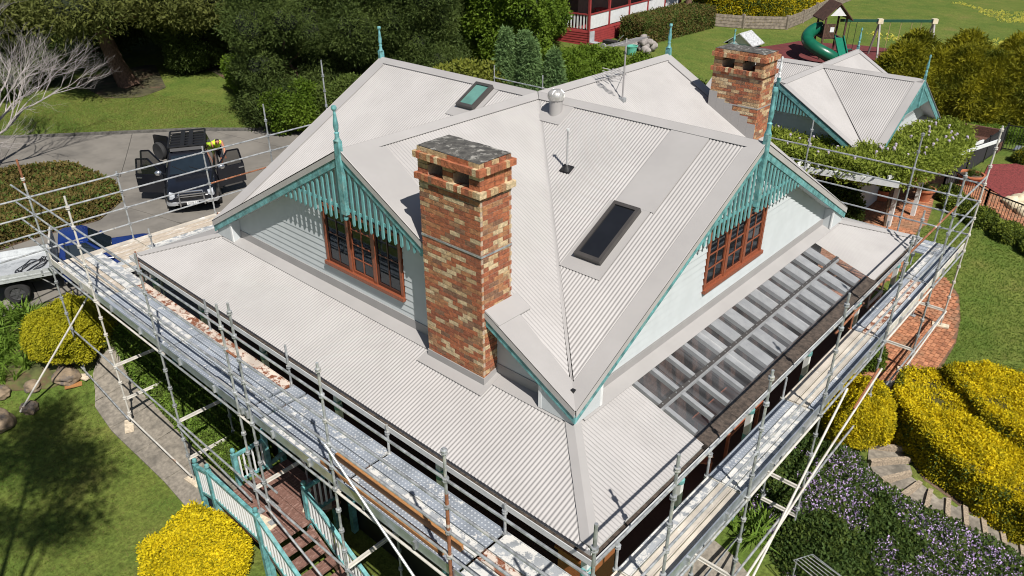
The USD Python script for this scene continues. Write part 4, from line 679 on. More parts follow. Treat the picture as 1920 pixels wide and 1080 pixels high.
def tree(name, label, base, h, lobes, leaf, cl=CL, size=.45, n=900, trunk_r=.25, group=None, bark=BARK, lean=(0, 0), limbs=6, cat='tree', noise=.3, core=True, low=-1., depth=.35):
    b = np.array([base[0], base[1], G(*base)]); t = T(name, label, cat, b, group=group); r = np.random.default_rng(int(abs(base[0]*31+base[1]*17))+3)
    top = b+np.array([lean[0], lean[1], h*.7]); pts = [b+(top-b)*u+np.array([*(r.normal(0, .05, 2)*h*.15*(u > 0)), 0]) for u in (-.02, .15, .4, .7, 1)]
    part(t, 'trunk', MB().tube(pts, [trunk_r*1.35, trunk_r, trunk_r*.85, trunk_r*.6, trunk_r*.25], 9), bark, smooth=60)
    P = []; lm = MB(); co = MB(); tot = sum(l[3]*l[4]+l[4]*l[5] for l in lobes)
    for i, (dx, dy, dz, rx, ry, rz) in enumerate(lobes):
        c = b+np.array([dx, dy, dz]); m = int(n*(rx*ry+ry*rz)/tot); P.append(lumpy(c, (rx, ry, rz), m, noise, 2.4, depth, i+int(abs(base[0])), low))
        s = pts[2]+(pts[3]-pts[2])*r.uniform(0, 1); mid = (s+c)/2+np.array([0, 0, -.1*h*.3]); lm.tube([s, mid, c+np.array([0, 0, rz*.3])], [trunk_r*.4, trunk_r*.28, trunk_r*.1], 6)
        co.ico(c, (rx*.62, ry*.62, rz*.62), 2, .25, i)
    part(t, 'limb', lm, bark, smooth=60)
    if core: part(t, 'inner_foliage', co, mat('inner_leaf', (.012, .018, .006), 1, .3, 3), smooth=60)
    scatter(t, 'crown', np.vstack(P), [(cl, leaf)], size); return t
def lob(r, n, R_, H, z0, k=1.0):
    out = []
    for i in range(n):
        a = r.uniform(0, 2*np.pi); d = R_*.68*math.sqrt(r.uniform(0, 1)); s = R_*r.uniform(.30, .48)
        out.append((d*math.cos(a), d*math.sin(a), z0+r.uniform(0, 1)*(H-z0-s*.6), s*k, s*k, s*r.uniform(.75, 1.0)))
    return out
rr = np.random.default_rng(5)
# tall gums on the left behind the lawn
tree('gum_tree', 'big leaning gum tree with reddish trunk at the back of the tree lawn', (-33.5, 3.8), 11, [(-4, -1, 5.2, 3.2, 3, 2.0), (1, 3, 4.4, 2.6, 2.6, 1.5), (-1, 1, 6.2, 4, 4, 2), (2.5, -2.5, 4.8, 2.2, 2.4, 1.3), (-6, 3, 5, 3, 3, 2), (3, 5, 4.8, 2.4, 2.8, 1.7), (-3, -5, 4.6, 2.6, 2.6, 1.7)], LG, CLn, .55, 2600, .45, lean=(-3.5, -1.0), noise=.4, depth=.5)
for i, (x, y, h, R_, z0, leaf, lab) in enumerate([(-41, -3, 9, 4.5, 1.6, LG, 'olive gum tree at far left behind the bare tree'), (-37, -8, 9, 4.2, 2.0, LG, 'olive gum tree nearest the left edge beyond the driveway'), (-43, 6, 9, 5, 1.0, LD, 'shadowy tree behind the leaning gum'), (-39, 12, 8, 4.5, .6, LG, 'scruffy gum tree right of the leaning gum trunk'), (-44, 18, 9, 5, 1.2, LD, 'dark tree in the back row beyond the leaning gum'), (-50, 10, 10, 6, 1, LD, 'farthest dark gum in the left back row'), (-33, 14, 7.5, 3.6, .5, LG, 'yellow-tinged gum beside the dark tree mass'), (-36, 20, 9, 4.5, .6, LD, 'dark gum behind the wattle row'), (-48, -12, 9, 5, 1.5, LD, 'dark tree on the far left skyline')]):
    tree('gum_tree', lab, (x, y), h, lob(rr, 16, R_, h*.8, z0*.6+R_*.25), leaf, CLn, .58, 1500, .22, noise=.38, depth=.45)
tree('red_leaf_tree', 'small tree with bright red leaves high on the back lawn', (-40.5, 20.8), 6, [(0, 0, 4.6, 1.2, 1.2, 1.0)], LRED, CL, .35, 300, .1)
# dark wattles
for i, (x, y, h, R_, lab) in enumerate([(-22.2, 6.9, 8, 2.9, 'dark wattle tree at the edge of the tree lawn, left end of the row'), (-25.5, 10.5, 9.5, 3.4, 'tall dark wattle behind the left end of the row'), (-21.0, 10.6, 8.5, 3.2, 'dark wattle behind the tall scaffold pole'), (-21.5, 15, 9, 3.4, 'dark grey-green wattle behind the rear roof finial'), (-26.5, 17, 10, 3.8, 'tall dark wattle in the second row'), (-18.2, 12.5, 7.2, 2.5, 'lower dark wattle touching the roof edge')]):
    tree('wattle_tree', lab, (x, y), h, lob(rr, 34, R_, h, R_*.2, .85), LD, CLf, .46, 2800, .2, group=None, noise=.3, depth=.16)
for i, (x, y, h, R_, lab) in enumerate([(-20.5, 20.5, 9, 3.3, 'bright green broadleaf tree beside the red house, rear left one'), (-17.8, 18.3, 7.4, 2.8, 'bright green broadleaf tree in front of its taller neighbours'), (-19.9, 22.6, 8.0, 2.7, 'bright green tree against the corner of the red veranda'), (-24, 24, 10, 3.8, 'tall green tree behind the bright green row')]):
    tree('broadleaf_tree', lab, (x, y), h, lob(rr, 32, R_, h, R_*.22, .85), LB, CLt, .39, 2500, .2, noise=.22, depth=.15)
for i, (x, y, h, R_, leaf, lab) in enumerate([(-14.3, 20.6, 1.2, 1.5, LB, 'green shrub below the red house wall'), (-11.6, 19.0, 2.0, 1.6, LB, 'green shrub behind the television aerial'), (-9.6, 20.2, 1.9, 1.5, LB, 'green shrub left of the far roof finial'), (-12.6, 16.6, 2.5, 1.9, LB, 'bushy green shrub right of the blue-green conifers'), (-6.2, 17.2, 2.6, 1.5, LH, 'dark shrub showing over the rear barge by the brick chimney'), (-3.6, 13.6, 3.2, 1.6, LH, 'leafy shrub between the two roofs left of the rear chimney'), (-1.3, 12.6, 3.0, 1.3, LH, 'leafy shrub peeping beside the rear chimney'), (-27.5, 8.0, 1.8, 1.1, LB, 'low bright shrub in front of the dark trees'), (-20.0, 5.9, 2.0, 1.35, LB, 'rounded green bush by the scaffold poles on the driveway edge'), (-18.2, 7.6, 2.4, 1.6, LH, 'dark green bush behind the rounded one by the driveway'), (-34, 8.5, 3.6, 2.6, LD, 'dark undergrowth shrub right of the leaning gum'), (-37, -.5, 3.8, 2.8, LD, 'dark undergrowth shrub left of the leaning gum')]):
    tree('shrub', lab, (x, y), h, lob(rr, 11, R_, h, R_*.34), leaf, CLt, .3, 1400, .06, cat='shrub', noise=.22, depth=.2)
tree('flowering_shrub', 'yellow-green shrub with pale flower tips behind the roof', (-11.2, 8.8), 4.4, [(0, 0, 2.2, 1.5, 1.5, 1.9), (.6, .8, 2.8, 1.1, 1.1, 1.2), (-.7, -.3, 2.7, 1, 1, 1.2)], leafmat('leaf_yg', (.06, .085, .01), (.24, .25, .04), 1.5), CLs, .24, 1700, .08, cat='shrub', noise=.2)
for i, (x, y, h, r_) in enumerate([(-10.0, 9.8, 5.3, .8), (-9.4, 10.3, 5.2, .75), (-8.8, 10.0, 5.0, .8), (-8.1, 10.6, 4.6, .85)]):
    b = np.array([x, y, G(x, y)]); t = T('conifer', ('tallest blue-green conifer, leftmost of the four behind the roof', 'second blue-green conifer from the left behind the roof', 'third blue-green conifer from the left behind the roof', 'shortest blue-green conifer, rightmost of the four behind the roof')[i], 'conifer', b)
    part(t, 'trunk', MB().tube([b, b+[0, 0, h*.9]], [.12, .03], 7), BARK); u = rng.uniform(0, 1, 1500)**.8; a = rng.uniform(0, 2*np.pi, 1500); rad = r_*(1-u**1.6)*(.8+.35*meshkit.fbm(np.stack([np.cos(a)*2, np.sin(a)*2, u*5+i], -1), 2))
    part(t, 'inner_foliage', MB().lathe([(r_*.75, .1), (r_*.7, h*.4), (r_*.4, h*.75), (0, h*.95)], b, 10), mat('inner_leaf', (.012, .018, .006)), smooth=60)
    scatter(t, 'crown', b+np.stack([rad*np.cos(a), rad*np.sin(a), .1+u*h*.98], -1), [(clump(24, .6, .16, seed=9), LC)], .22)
# bare tree on the left
bt = np.array([-25.2, -6.3, G(-25.2, -6.3)]); t = T('bare_tree', 'leafless pale-barked tree spreading over the driveway island', 'tree', bt); rb = np.random.default_rng(3)
tk, br, tw = MB(), MB(), MB(); tk.tube([bt, bt+[.2, .2, 1.0], bt+[.35, .5, 1.6]], [.2, .16, .13], 8)
def grow(p, d, L_, r_, lev):
    n = 4 if lev < 4 else 3; P = [p]; dd = d.copy()
    for i in range(n): dd = dd+rb.normal(0, .13, 3)+np.array([0, 0, .03]); dd /= np.linalg.norm(dd); P.append(P[-1]+dd*L_/n)
    (br if lev < 2 else tw).tube(P, np.linspace(r_, r_*.55, n+1), 6 if lev < 2 else 4 if lev < 3 else 3, False)
    if lev >= 6: return
    for k in range(3 if lev < 5 else 2):
        i = rb.integers(n//2, n+1); ax = rb.normal(size=3); nd = dd+np.cross(dd, ax/np.linalg.norm(ax))*rb.uniform(.35, .75); nd /= np.linalg.norm(nd); nd[2] = nd[2]*.8+.12
        grow(P[i], nd/np.linalg.norm(nd), L_*rb.uniform(.62, .85), r_*.56, lev+1)
for a in np.linspace(0, 2*np.pi, 9)[:-1]: grow(bt+[.3, .4, 1.2+.05*a], np.array([math.cos(a)*.95, math.sin(a)*.95, .55])/1.26, 2.3, .066, 0)
part(t, 'trunk', tk, PALEB, smooth=60); part(t, 'branch', br, PALEB, smooth=60); part(t, 'twigs', tw, PALEB, kind='stuff')
# low bronze ground cover on the driveway island
isl = T('island_planting', 'low olive-bronze ground cover filling the driveway island', 'ground cover', (-20, -6.5, -3), kind='stuff')
from shapely import contains_xy
def inpoly(poly, n):
    x0, y0, x1, y1 = poly.bounds; out = np.zeros((0, 2))
    while len(out) < n:
        p = rng.uniform((x0, y0), (x1, y1), (n*2, 2)); out = np.vstack([out, p[contains_xy(poly, p[:, 0], p[:, 1])]])
    return out[:n]
part(isl, 'soil', patch(island.buffer(-.05), .03), SOIL)
p = inpoly(island.buffer(-.15), 5200); hgt = .38*np.clip(np.array([island.exterior.distance(Point(a)) for a in p])/.7, 0, 1)*(.6+.8*meshkit.fbm(np.column_stack([p*.9, p[:, 0]*0]), 3)); scatter(isl, 'foliage', np.column_stack([p, gz(p[:, 0], p[:, 1])+.05+hgt*rng.uniform(.6, 1, len(p))]), [(CLs, LBR), (CLs, LBR), (CLs, LH)], .16)
tree('shrub', 'bright lime shrub at the left edge beyond the island', (-19.7, -9.6), 1.5, [(0, 0, .6, 1.0, 1.0, .7), (-.8, .3, .5, .9, .9, .6)], LAG, CLs, .2, 900, .05, cat='shrub')
# shaped shrubs near the house
def shrub(name, label, c, r, leaf, size=.085, n=5200, noise=.14, cl=CLs, low=-.35, sc=2.0, cat='shrub', inner=None):
    b = np.array([c[0], c[1], G(c[0], c[1])]); t = T(name, label, cat, b); cc = b+np.array([0, 0, c[2]])
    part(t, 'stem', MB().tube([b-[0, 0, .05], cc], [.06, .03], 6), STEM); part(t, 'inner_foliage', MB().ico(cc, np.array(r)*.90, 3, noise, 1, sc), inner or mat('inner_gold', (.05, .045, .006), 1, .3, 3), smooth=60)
    d = sph(n*2); d = d[d[:, 2] > low][:n]; k = 1+noise*(meshkit.fbm(d*sc+7.3, 3, 1)-.5)*2
    scatter(t, 'foliage', cc+d*np.array(r)*(k*rng.uniform(.88, 1.04, len(d)))[:, None], [(cl, leaf)] if not isinstance(leaf, (list, tuple)) else [(cl, l) for l in leaf], size); return t
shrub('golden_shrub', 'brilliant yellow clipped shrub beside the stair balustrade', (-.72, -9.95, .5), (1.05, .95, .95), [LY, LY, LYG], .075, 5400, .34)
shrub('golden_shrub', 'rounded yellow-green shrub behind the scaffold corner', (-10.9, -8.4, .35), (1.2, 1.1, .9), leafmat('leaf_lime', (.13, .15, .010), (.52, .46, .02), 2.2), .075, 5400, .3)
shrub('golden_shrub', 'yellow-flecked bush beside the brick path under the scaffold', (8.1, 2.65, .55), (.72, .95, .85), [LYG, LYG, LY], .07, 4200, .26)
def strap(name, label, c, rad, n, h, w, leaf):
    b = np.array([c[0], c[1], G(*c)]); t = T(name, label, 'plant', b); a = rng.uniform(0, 2*np.pi, n); r_ = rad*np.sqrt(rng.uniform(0, 1, n)); x, y = c[0]+r_*np.cos(a), c[1]+r_*np.sin(a)
    scatter(t, 'leaves', np.column_stack([x, y, gz(x, y)]), [(tuft(16, 1, .075, .8, 4, 3), leaf), (tuft(14, 1, .07, 1.0, 6, 3), leaf)], h, True); return t
strap('agapanthus', 'clump of bright strappy leaves at the left edge below the ute', (-12.0, -10.0), 1.15, 130, .68, .07, LAG); strap('agapanthus', 'dark green strappy clump behind the yellow-green shrub', (-10.3, -7.0), .8, 60, .6, .07, LH); strap('agapanthus', 'pale-edged strappy clump among the flowers by the scaffold', (7.6, -1.6), .45, 12, .5, .06, LAG)
# clipped box hedge along the front path
def hedge(name, label, poly, h, leaf, size, n, wob=.05, inner=None, top_tilt=0, cl=CLs, cat='hedge'):
    c = poly.centroid; b = np.array([c.x, c.y, G(c.x, c.y)]); t = T(name, label, cat, b)
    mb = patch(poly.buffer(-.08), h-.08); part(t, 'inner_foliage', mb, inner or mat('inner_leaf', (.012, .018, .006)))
    At, As = poly.area, poly.length*h; n1 = int(n*At/(At+As)); p = inpoly(poly, n1); z = h+wob*2*(meshkit.fbm(np.column_stack([p*1.8, p[:, 0]*0]), 3)-.5)*2+rng.uniform(-.09, .03, n1); P = [np.column_stack([p, gz(p[:, 0], p[:, 1])+z])]
    top_leaf, side_leaf = leaf if isinstance(leaf, tuple) else (leaf, leaf); scatter(t, 'foliage', P.pop(), [(cl, l) for l in (top_leaf if isinstance(top_leaf, list) else [top_leaf])], size)
    m = n-n1; s = rng.uniform(0, 1, m); e = np.array([poly.exterior.interpolate(u, True).coords[0] for u in s]); zz = rng.uniform(.0, 1, m)*h; nr = e-np.array([[c.x, c.y]]); nr /= np.linalg.norm(nr, axis=1, keepdims=True)
    e = e+nr*(wob*2*(meshkit.fbm(np.column_stack([e*1.8, zz*1.8]), 3)-.5)+rng.uniform(-.03, .02, m))[:, None]; P.append(np.column_stack([e, gz(e[:, 0], e[:, 1])+zz]))
    scatter(t, 'foliage', np.vstack(P), [(cl, l) for l in (side_leaf if isinstance(side_leaf, list) else [side_leaf])], size); return t
hedge('box_hedge', 'clipped green box hedge between front path and house', smoothpoly([(-9.9, -7.55), (-8.6, -7.8), (-6.9, -7.85), (-5.2, -7.95), (-3.6, -8.0), (-2.6, -8.0), (-2.6, -6.95), (-4.5, -6.95), (-7, -6.8), (-9.6, -6.75)], .15), .55, [LH, LAG], .085, 6500)
hr = [(8.75, 4.55), (8.95, 3.5), (9.45, 2.9), (10.1, 2.55), (11, 2.45), (12.2, 2.5), (13.5, 2.7), (14.6, 3.2), (14.6, 6.2), (12.5, 6.4), (11, 6.2), (9.3, 5.4)]
LYH = ([LY, LY, LYG], [LYG, LYG, LYG, LH])
hA = Polygon([(8.7, 4.5), (8.85, 3.6), (9.3, 3.05), (10.0, 2.62), (11, 2.5), (12.3, 2.55), (13.8, 2.8), (15, 3.2), (15, 4.3), (13.6, 3.75), (12.2, 3.45), (11.1, 3.4), (10.3, 3.6), (9.75, 4.2), (9.4, 4.9)]).buffer(.36).buffer(-.1)
hB = Polygon([(9.2, 5.0), (9.8, 4.45), (10.45, 3.9), (11.2, 3.7), (12.2, 3.75), (13.5, 4.05), (15, 4.6), (15, 6.6), (13.2, 6.3), (11.6, 6.15), (10.2, 5.8)]).buffer(.15).buffer(-.15)
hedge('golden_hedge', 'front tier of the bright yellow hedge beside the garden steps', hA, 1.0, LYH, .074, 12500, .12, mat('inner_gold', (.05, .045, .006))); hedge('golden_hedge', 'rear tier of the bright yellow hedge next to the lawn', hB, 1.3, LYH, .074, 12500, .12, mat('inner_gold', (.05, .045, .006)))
# mauve flowering ground cover
lav = smoothpoly([(7.2, 1.7), (7.9, 1.9), (8.4, 2.0), (8.9, 1.55), (9.25, 1.4), (10.0, 1.38), (10.8, 1.62), (11.6, 1.9), (12.6, 1.95), (13.5, 1.2), (13.5, -1), (12, -2.4), (9.6, -2.6), (8.3, -1.9), (7.6, -1.2), (6.6, -1.6), (6.4, .5)], .2)
lv_ = T('flowering_ground_cover', 'dark green ground cover sprinkled with mauve flowers below the garden steps', 'ground cover', (9.5, 0, -4.6), kind='stuff'); part(lv_, 'soil', patch(lav, .02), SOIL)
p = inpoly(lav, 8500); ed = np.clip(np.array([lav.exterior.distance(Point(a)) for a in p])/.6, .1, 1); hh = ed*(.30+.45*meshkit.fbm(np.column_stack([p*1.1, p[:, 0]*0]), 3)); P = np.column_stack([p, gz(p[:, 0], p[:, 1])+hh*rng.uniform(.75, 1, len(p))]); scatter(lv_, 'foliage', P, [(CLs, LLAV), (CLs, LLAV), (CLs, LH)], .10)
den = meshkit.fbm(np.column_stack([p*.8+9, p[:, 0]*0]), 3) + .02*(p[:, 0]-9); sel = den > np.quantile(den, .38); Pf = P[sel]; Pf = Pf[rng.uniform(0, 1, len(Pf)) < .85]; Pf[:, 2] += .05
scatter(lv_, 'flowers', Pf, [(clump(10, .6, .6, .9, seed=12), FLP)], .055)
# grass blades on the near lawns
gr = T('grass', 'short mown grass on the lawns around the house', 'grass', (0, 0, -5), kind='stuff'); TB = tuft(9, 1, .12, .6, 2, 1)
lawnS = Polygon([(-14.5, -16), (2, -16), (2, -9.6), (-1.5, -9.3), (-4, -9.25), (-7.2, -9.25), (-9, -8.9), (-10, -8.4), (-10.2, -9.4), (-11.5, -11), (-14.5, -11.5)]); p = inpoly(lawnS, 22000); dr = meshkit.fbm(np.column_stack([p*.55, p[:, 0]*0]), 3); k = dr < .56
scatter(gr, 'blades', np.column_stack([p, gz(p[:, 0], p[:, 1])])[k], [(TB, LGR), (TB, LGR), (TB, LGR2)], .045, True); scatter(gr, 'blades', np.column_stack([p, gz(p[:, 0], p[:, 1])])[~k], [(TB, LGR2), (TB, LGR2), (TB, LGR)], .035, True)
lawnE = Polygon([(8.7, 5.4), (9.3, 5.6), (10.5, 6.1), (15, 6.7), (16, 15), (12, 14.6), (9.6, 15.6), (7.6, 16.4), (6.3, 15.7), (6.2, 14), (6.0, 12.6), (7.6, 11.9), (8.4, 11.2), (8.9, 9.6), (9.05, 7.6)]); lawnE = Polygon([(6.0, 11.2), (9.0, 2.6), (16, 4), (16, 15), (12, 14.6), (9.6, 15.6), (7.6, 16.4), (6.3, 15.7), (5.6, 13)]).difference(pathE.buffer(-.02)).difference(courtE.buffer(-.02)).difference(hA).difference(hB).difference(Polygon([(8.5, 2), (16, 1.5), (16, 6.4), (9.2, 5.2), (8.7, 4.5)])); p = inpoly(lawnE, 22000); scatter(gr, 'blades', np.column_stack([p, gz(p[:, 0], p[:, 1])]), [(TB, LGR), (TB, LGR), (TB, leafmat('grass_lush', (.05, .115, .012), (.10, .19, .024), 1.))], .05, True)
lawnW = Polygon([(-36, -8.6), (-28.9, -3.9), (-26.3, -.1), (-24.1, 2.8), (-21.9, 4.9), (-23, 6), (-27, 5.5), (-31, 4), (-36, -2)]); p = inpoly(lawnW, 16000); scatter(gr, 'blades', np.column_stack([p, gz(p[:, 0], p[:, 1])]), [(TB, LGR), (TB, LGR2)], .06, True)
# the off-frame tree that shades the front lawn
tree('gum_tree', 'gum tree whose shade dapples the front lawn', (2.6, -16.4), 13.5, [(-1.3, 1.6, 13.2, 1.3, 1.0, .9), (.0, 1.8, 13.2, 1.2, 1.0, .8), (-2.2, .0, 13.2, 1.2, 1.1, .9), (-2.6, 2.2, 13.0, .8, .8, .6), (1.8, .9, 13.0, .9, .8, .6), (1.0, -.4, 13.4, .8, .8, .6)], LG, CLn, .42, 340, .2, core=False, depth=.75)
single('garden_bed', patch(Polygon([(8.62, 4.6), (8.75, 3.5), (9.25, 2.75), (9.9, 2.2), (10.8, 2.15), (12, 2.35), (15.2, 2.6), (15.2, 6.5), (11.5, 6.2), (9.3, 5.2)]), .008, False), SOIL, 'dark soil under the bright yellow hedge', 'garden bed', kind='structure')
# rocks, garden beds
single('garden_bed', patch(smoothpoly([(-12.9, -10.9), (-11.0, -10.9), (-10.1, -9.6), (-9.9, -8.6), (-10.1, -7.2), (-11.5, -7.0), (-12.3, -8.2), (-12.9, -9.7)], .2), .02), mat('mossy_soil', (.075, .085, .025), 1, .4, 3, bump=.6, bscale=25, col3=(.10, .06, .035), sc3=1.4, lo3=.5, hi3=.62), 'mossy soil garden bed between driveway and front lawn', 'garden bed', kind='structure')
single('garden_bed', patch(smoothpoly([(-37, 9), (-30, 8.0), (-24, 7.5), (-19.5, 9), (-18, 14), (-17.5, 20), (-24, 24), (-38, 22)], .5), .03), mat('leaf_litter', (.055, .050, .022), 1, .5, 1.5, bump=.6, col3=(.11, .065, .04), sc3=.8), 'brown leaf litter under the dark trees', 'garden bed', kind='structure')
single('garden_bed', patch(smoothpoly([(-37, 2), (-32, 1.8), (-30.8, 3.2), (-31.5, 5), (-37, 7)], .5), .02), mat('leaf_litter', (.085, .058, .035)), 'bare brown earth around the leaning gum trunk', 'garden bed', kind='structure')
for i, (x, y, r_, lab) in enumerate([(-10.15, -9.05, .45, 'large brown rock beside the scaffold corner foot'), (-9.75, -10.25, .3, 'mossy grey rock on the lawn edge, middle of the rock line'), (-9.75, -11.1, .55, 'orange-brown rock at the foot of the raking prop'), (-10.4, -9.9, .3, 'grey rock half hidden in the bed edge'), (-10.7, -10.6, .3, 'pale flat rock in the left bed')]):
    single('rock', MB().ico((x, y, G(x, y)+r_*.15), (r_, r_*.75, r_*.55), 3, .35, i, 1.6), ROCK, lab, 'rock', smooth=50)
# ---------------------------------------------------------------- rear pavilion with the same roof
PC = np.array([.55, 16.3]); PA, PH, PZ = 3.75, 2.21, -.67; pt = PH/PA; pl = math.hypot(1, pt)
pav = T('pavilion', 'smaller white building with matching cross-gabled roof behind the vine pergola', 'house', (PC[0], PC[1], -3.0))
for k in range(4):
    M = face(k)[:3, :3]; f = lambda x, y, z: M @ np.array([x, y, z], float) + [PC[0], PC[1], PZ]
    for sg in (-1, 1):
        es, et, nr = M @ [0, -1, 0], M @ [sg/pl, 0, -pt/pl], M @ [sg*pt/pl, 0, 1/pl]
        part(pav, 'roof_sheet', corr(MB(), f(0, 0, PH), es, et, nr, lambda s: (.12, max(.12, (s-.04)*pl)), .1, PA-.2), ROOF, smooth=True)
        q = lambda x, y, d: f(x, y, PH-abs(x)*pt)+nr*d; e = .01
        part(pav, 'ridge_cap', MB().hexa([q(sg*e, -.02, .012), q(sg*e, -PA, .012), q(sg*.18, -PA, .012), q(sg*.18, -.2, .012), q(sg*e, -.02, .03), q(sg*e, -PA, .03), q(sg*.18, -PA, .03), q(sg*.18, -.2, .03)]), FLASH)
        part(pav, 'barge_cap', MB().hexa([q(sg*e, -PA-.03, .012), q(sg*PA, -PA-.03, .012), q(sg*PA, -PA+.26, .012), q(sg*.19, -PA+.26, .012), q(sg*e, -PA-.03, .03), q(sg*PA, -PA-.03, .03), q(sg*PA, -PA+.26, .03), q(sg*.19, -PA+.26, .03)]), FLASH)
        part(pav, 'bargeboard', MB().hexa([f(0, -PA-.008, PH-.22), f(sg*PA, -PA-.008, -.24), f(sg*PA, -PA+.03, -.24), f(0, -PA+.03, PH-.22), f(0, -PA-.008, PH-.02), f(sg*PA, -PA-.008, -.04), f(sg*PA, -PA+.03, -.04), f(0, -PA+.03, PH-.02)]), TEAL)
        part(pav, 'soffit', MB().hexa([f(0, -PA+.03, PH-.2), f(sg*3.4, -PA+.03, PH-.2-3.4*pt), f(sg*3.4, -3.3, PH-.2-3.4*pt), f(0, -3.3, PH-.2), f(0, -PA+.03, PH-.17), f(sg*3.4, -PA+.03, PH-.17-3.4*pt), f(sg*3.4, -3.3, PH-.17-3.4*pt), f(0, -3.3, PH-.17)]), CREAMB)
        bx = [(sg*3.7, -.26), (sg*3.3, -.26), (sg*3.3, PH-.2-3.3*pt), (sg*3.7, PH-.2-3.7*pt+.04)]
        part(pav, 'eave_box', MB().prism(bx if sg > 0 else bx[::-1], -PA+.034, -3.2, lambda x, z, d: f(x, d, z)), CREAMB)
        for i in range(12):
            x = sg*(.14+i*.12); zt = PH-.18-abs(x)*pt; zb = PH-1.02
            if zt-zb > .1: part(pav, 'fret_slat', MB().hexa([f(x-.026, -PA+.005, zb), f(x+.026, -PA+.005, zb), f(x+.026, -PA+.03, zb), f(x-.026, -PA+.03, zb), f(x-.026, -PA+.005, zt), f(x+.026, -PA+.005, zt), f(x+.026, -PA+.03, zt), f(x-.026, -PA+.03, zt)]), TEALD)
    part(pav, 'valley_gutter', MB().hexa([f(-PA, -PA, -.03), f(PA, -PA, -.03), f(.05, 0, PH-.05), f(-.05, 0, PH-.05), f(-PA, -PA, -.02), f(PA, -PA, -.02), f(.05, 0, PH-.02), f(-.05, 0, PH-.02)]), FLASH)
    part(pav, 'fret_rail', MB().hexa([f(-1.35, -PA+.03, PH-.82), f(1.35, -PA+.03, PH-.82), f(1.35, -PA+.05, PH-.82), f(-1.35, -PA+.05, PH-.82), f(-1.3, -PA+.03, PH-.76), f(1.3, -PA+.03, PH-.76), f(1.3, -PA+.05, PH-.76), f(-1.3, -PA+.05, PH-.76)]), TEALD)
    part(pav, 'king_post', MB().hexa([f(-.055, -PA-.04, PH-1.0), f(.055, -PA-.04, PH-1.0), f(.055, -PA+.03, PH-1.0), f(-.055, -PA+.03, PH-1.0), f(-.055, -PA-.04, PH+.15), f(.055, -PA-.04, PH+.15), f(.055, -PA+.03, PH+.15), f(-.055, -PA+.03, PH+.15)]), TEAL)
    part(pav, 'finial', MB().lathe([(0, .15), (.055, .15), (.035, .22), (.05, .3), (.025, .34), (.045, .42), (.048, .5), (.02, .7), (.018, .74), (.042, .79), (.03, .86), (0, .87)], f(0, -PA, PH), 12), TEAL if k else WHITE, smooth=40)
    zz = -2.4
    while zz < PH-.3:
        h0, h1 = min((PH-.2-zz)/pt, 3.3), min((PH-.2-zz-.148)/pt, 3.3)
        if h1 < .05: break
        part(pav, 'weatherboard', MB().hexa([f(-h0, -3.33, zz), f(h0, -3.33, zz), f(h0, -3.3, zz), f(-h0, -3.3, zz), f(-h1, -3.312, zz+.148), f(h1, -3.312, zz+.148), f(h1, -3.3, zz+.148), f(-h1, -3.3, zz+.148)]), CREAMB); zz += .148
    part(pav, 'gable_wall', MB().prism([(-3.3, -2.5), (3.3, -2.5), (3.3, PH-.2-3.3*pt), (0, PH-.2), (-3.3, PH-.2-3.3*pt)], -3.298, -3.2, lambda x, z, d: f(x, d, z)), CREAMB)
part(pav, 'window_frame', MB().box((3.88, 17.1, -1.75), (3.93, 18.4, -.55)), WHITE); part(pav, 'window_pane', MB().box((3.9, 17.2, -1.68), (3.94, 18.3, -.62)), GLASS)
# ---------------------------------------------------------------- pergola and wisteria
pg_ = T('pergola', 'white timber pergola carrying the flowering vine', 'pergola', (3.6, 14.5, -3))
for x, y in ((5.0, 13.6), (5.35, 15.1), (3.0, 10.9), (1.0, 11.6)): z = G(x, y); part(pg_, 'post', MB().box((x-.07, y-.07, z), (x+.07, y+.07, -.72)), WHITE)
for p, q in (((2.2, 10.6), (5.6, 11.2)), ((5.0, 12.2), (5.5, 17.9)), ((.6, 12.2), (5.3, 13.2)), ((1.5, 12.4), (5.5, 14.6)), ((4.6, 15.5), (5.4, 16.6))): part(pg_, 'beam', MB().beam((*p, -.70), (*q, -.66), .09, .2), WHITE)
for i in range(11): a = np.array([2.2+i*.3, 10.5+i*.08]); part(pg_, 'rafter', MB().beam((*a, -.55), (a[0]+.5+.12*i, a[1]+2.4+.42*i, -.52), .05, .12), WHITE)
vpoly = smoothpoly([(-.3, 12.0), (.6, 11.5), (1.6, 11.0), (3.0, 10.9), (4.4, 11.2), (5.4, 11.7), (5.8, 12.8), (6.1, 14.5), (6.2, 16.3), (5.8, 17.6), (5.0, 18.3), (4.3, 17.2), (4.2, 13.2), (1.4, 12.6)], .3)
vi = T('wisteria', 'leafy wisteria with hanging mauve flowers over the pergola', 'vine', (3.6, 13, -3)); p = inpoly(vpoly, 9000); hh = .75*meshkit.fbm(np.column_stack([p*1.1, p[:, 0]*0+3]), 3)
part(vi, 'stem', MB().tube([(4.9, 13.5, -3.05), (4.85, 13.4, -2), (4.9, 13.3, -1.2), (4.6, 13, -.6)], [.06, .05, .05, .03], 6).tube([(3.0, 11, -3.0), (3.1, 11.1, -1.8), (3.2, 11.4, -.6)], [.05, .05, .03], 6), STEM); scatter(vi, 'foliage', np.column_stack([p, -.72+hh*rng.uniform(.25, 1.05, len(p))]), [(clump(16, .8, .3, seed=21), LV)], .17)
e = np.array([vpoly.exterior.interpolate(u, True).coords[0] for u in rng.uniform(0, 1, 2200)]); scatter(vi, 'foliage', np.column_stack([e+rng.normal(0, .1, e.shape), rng.uniform(-.85, -.25, len(e))]), [(clump(16, .8, .3, seed=22), LV)], .16)
pf = inpoly(vpoly, 42); ra = MB()
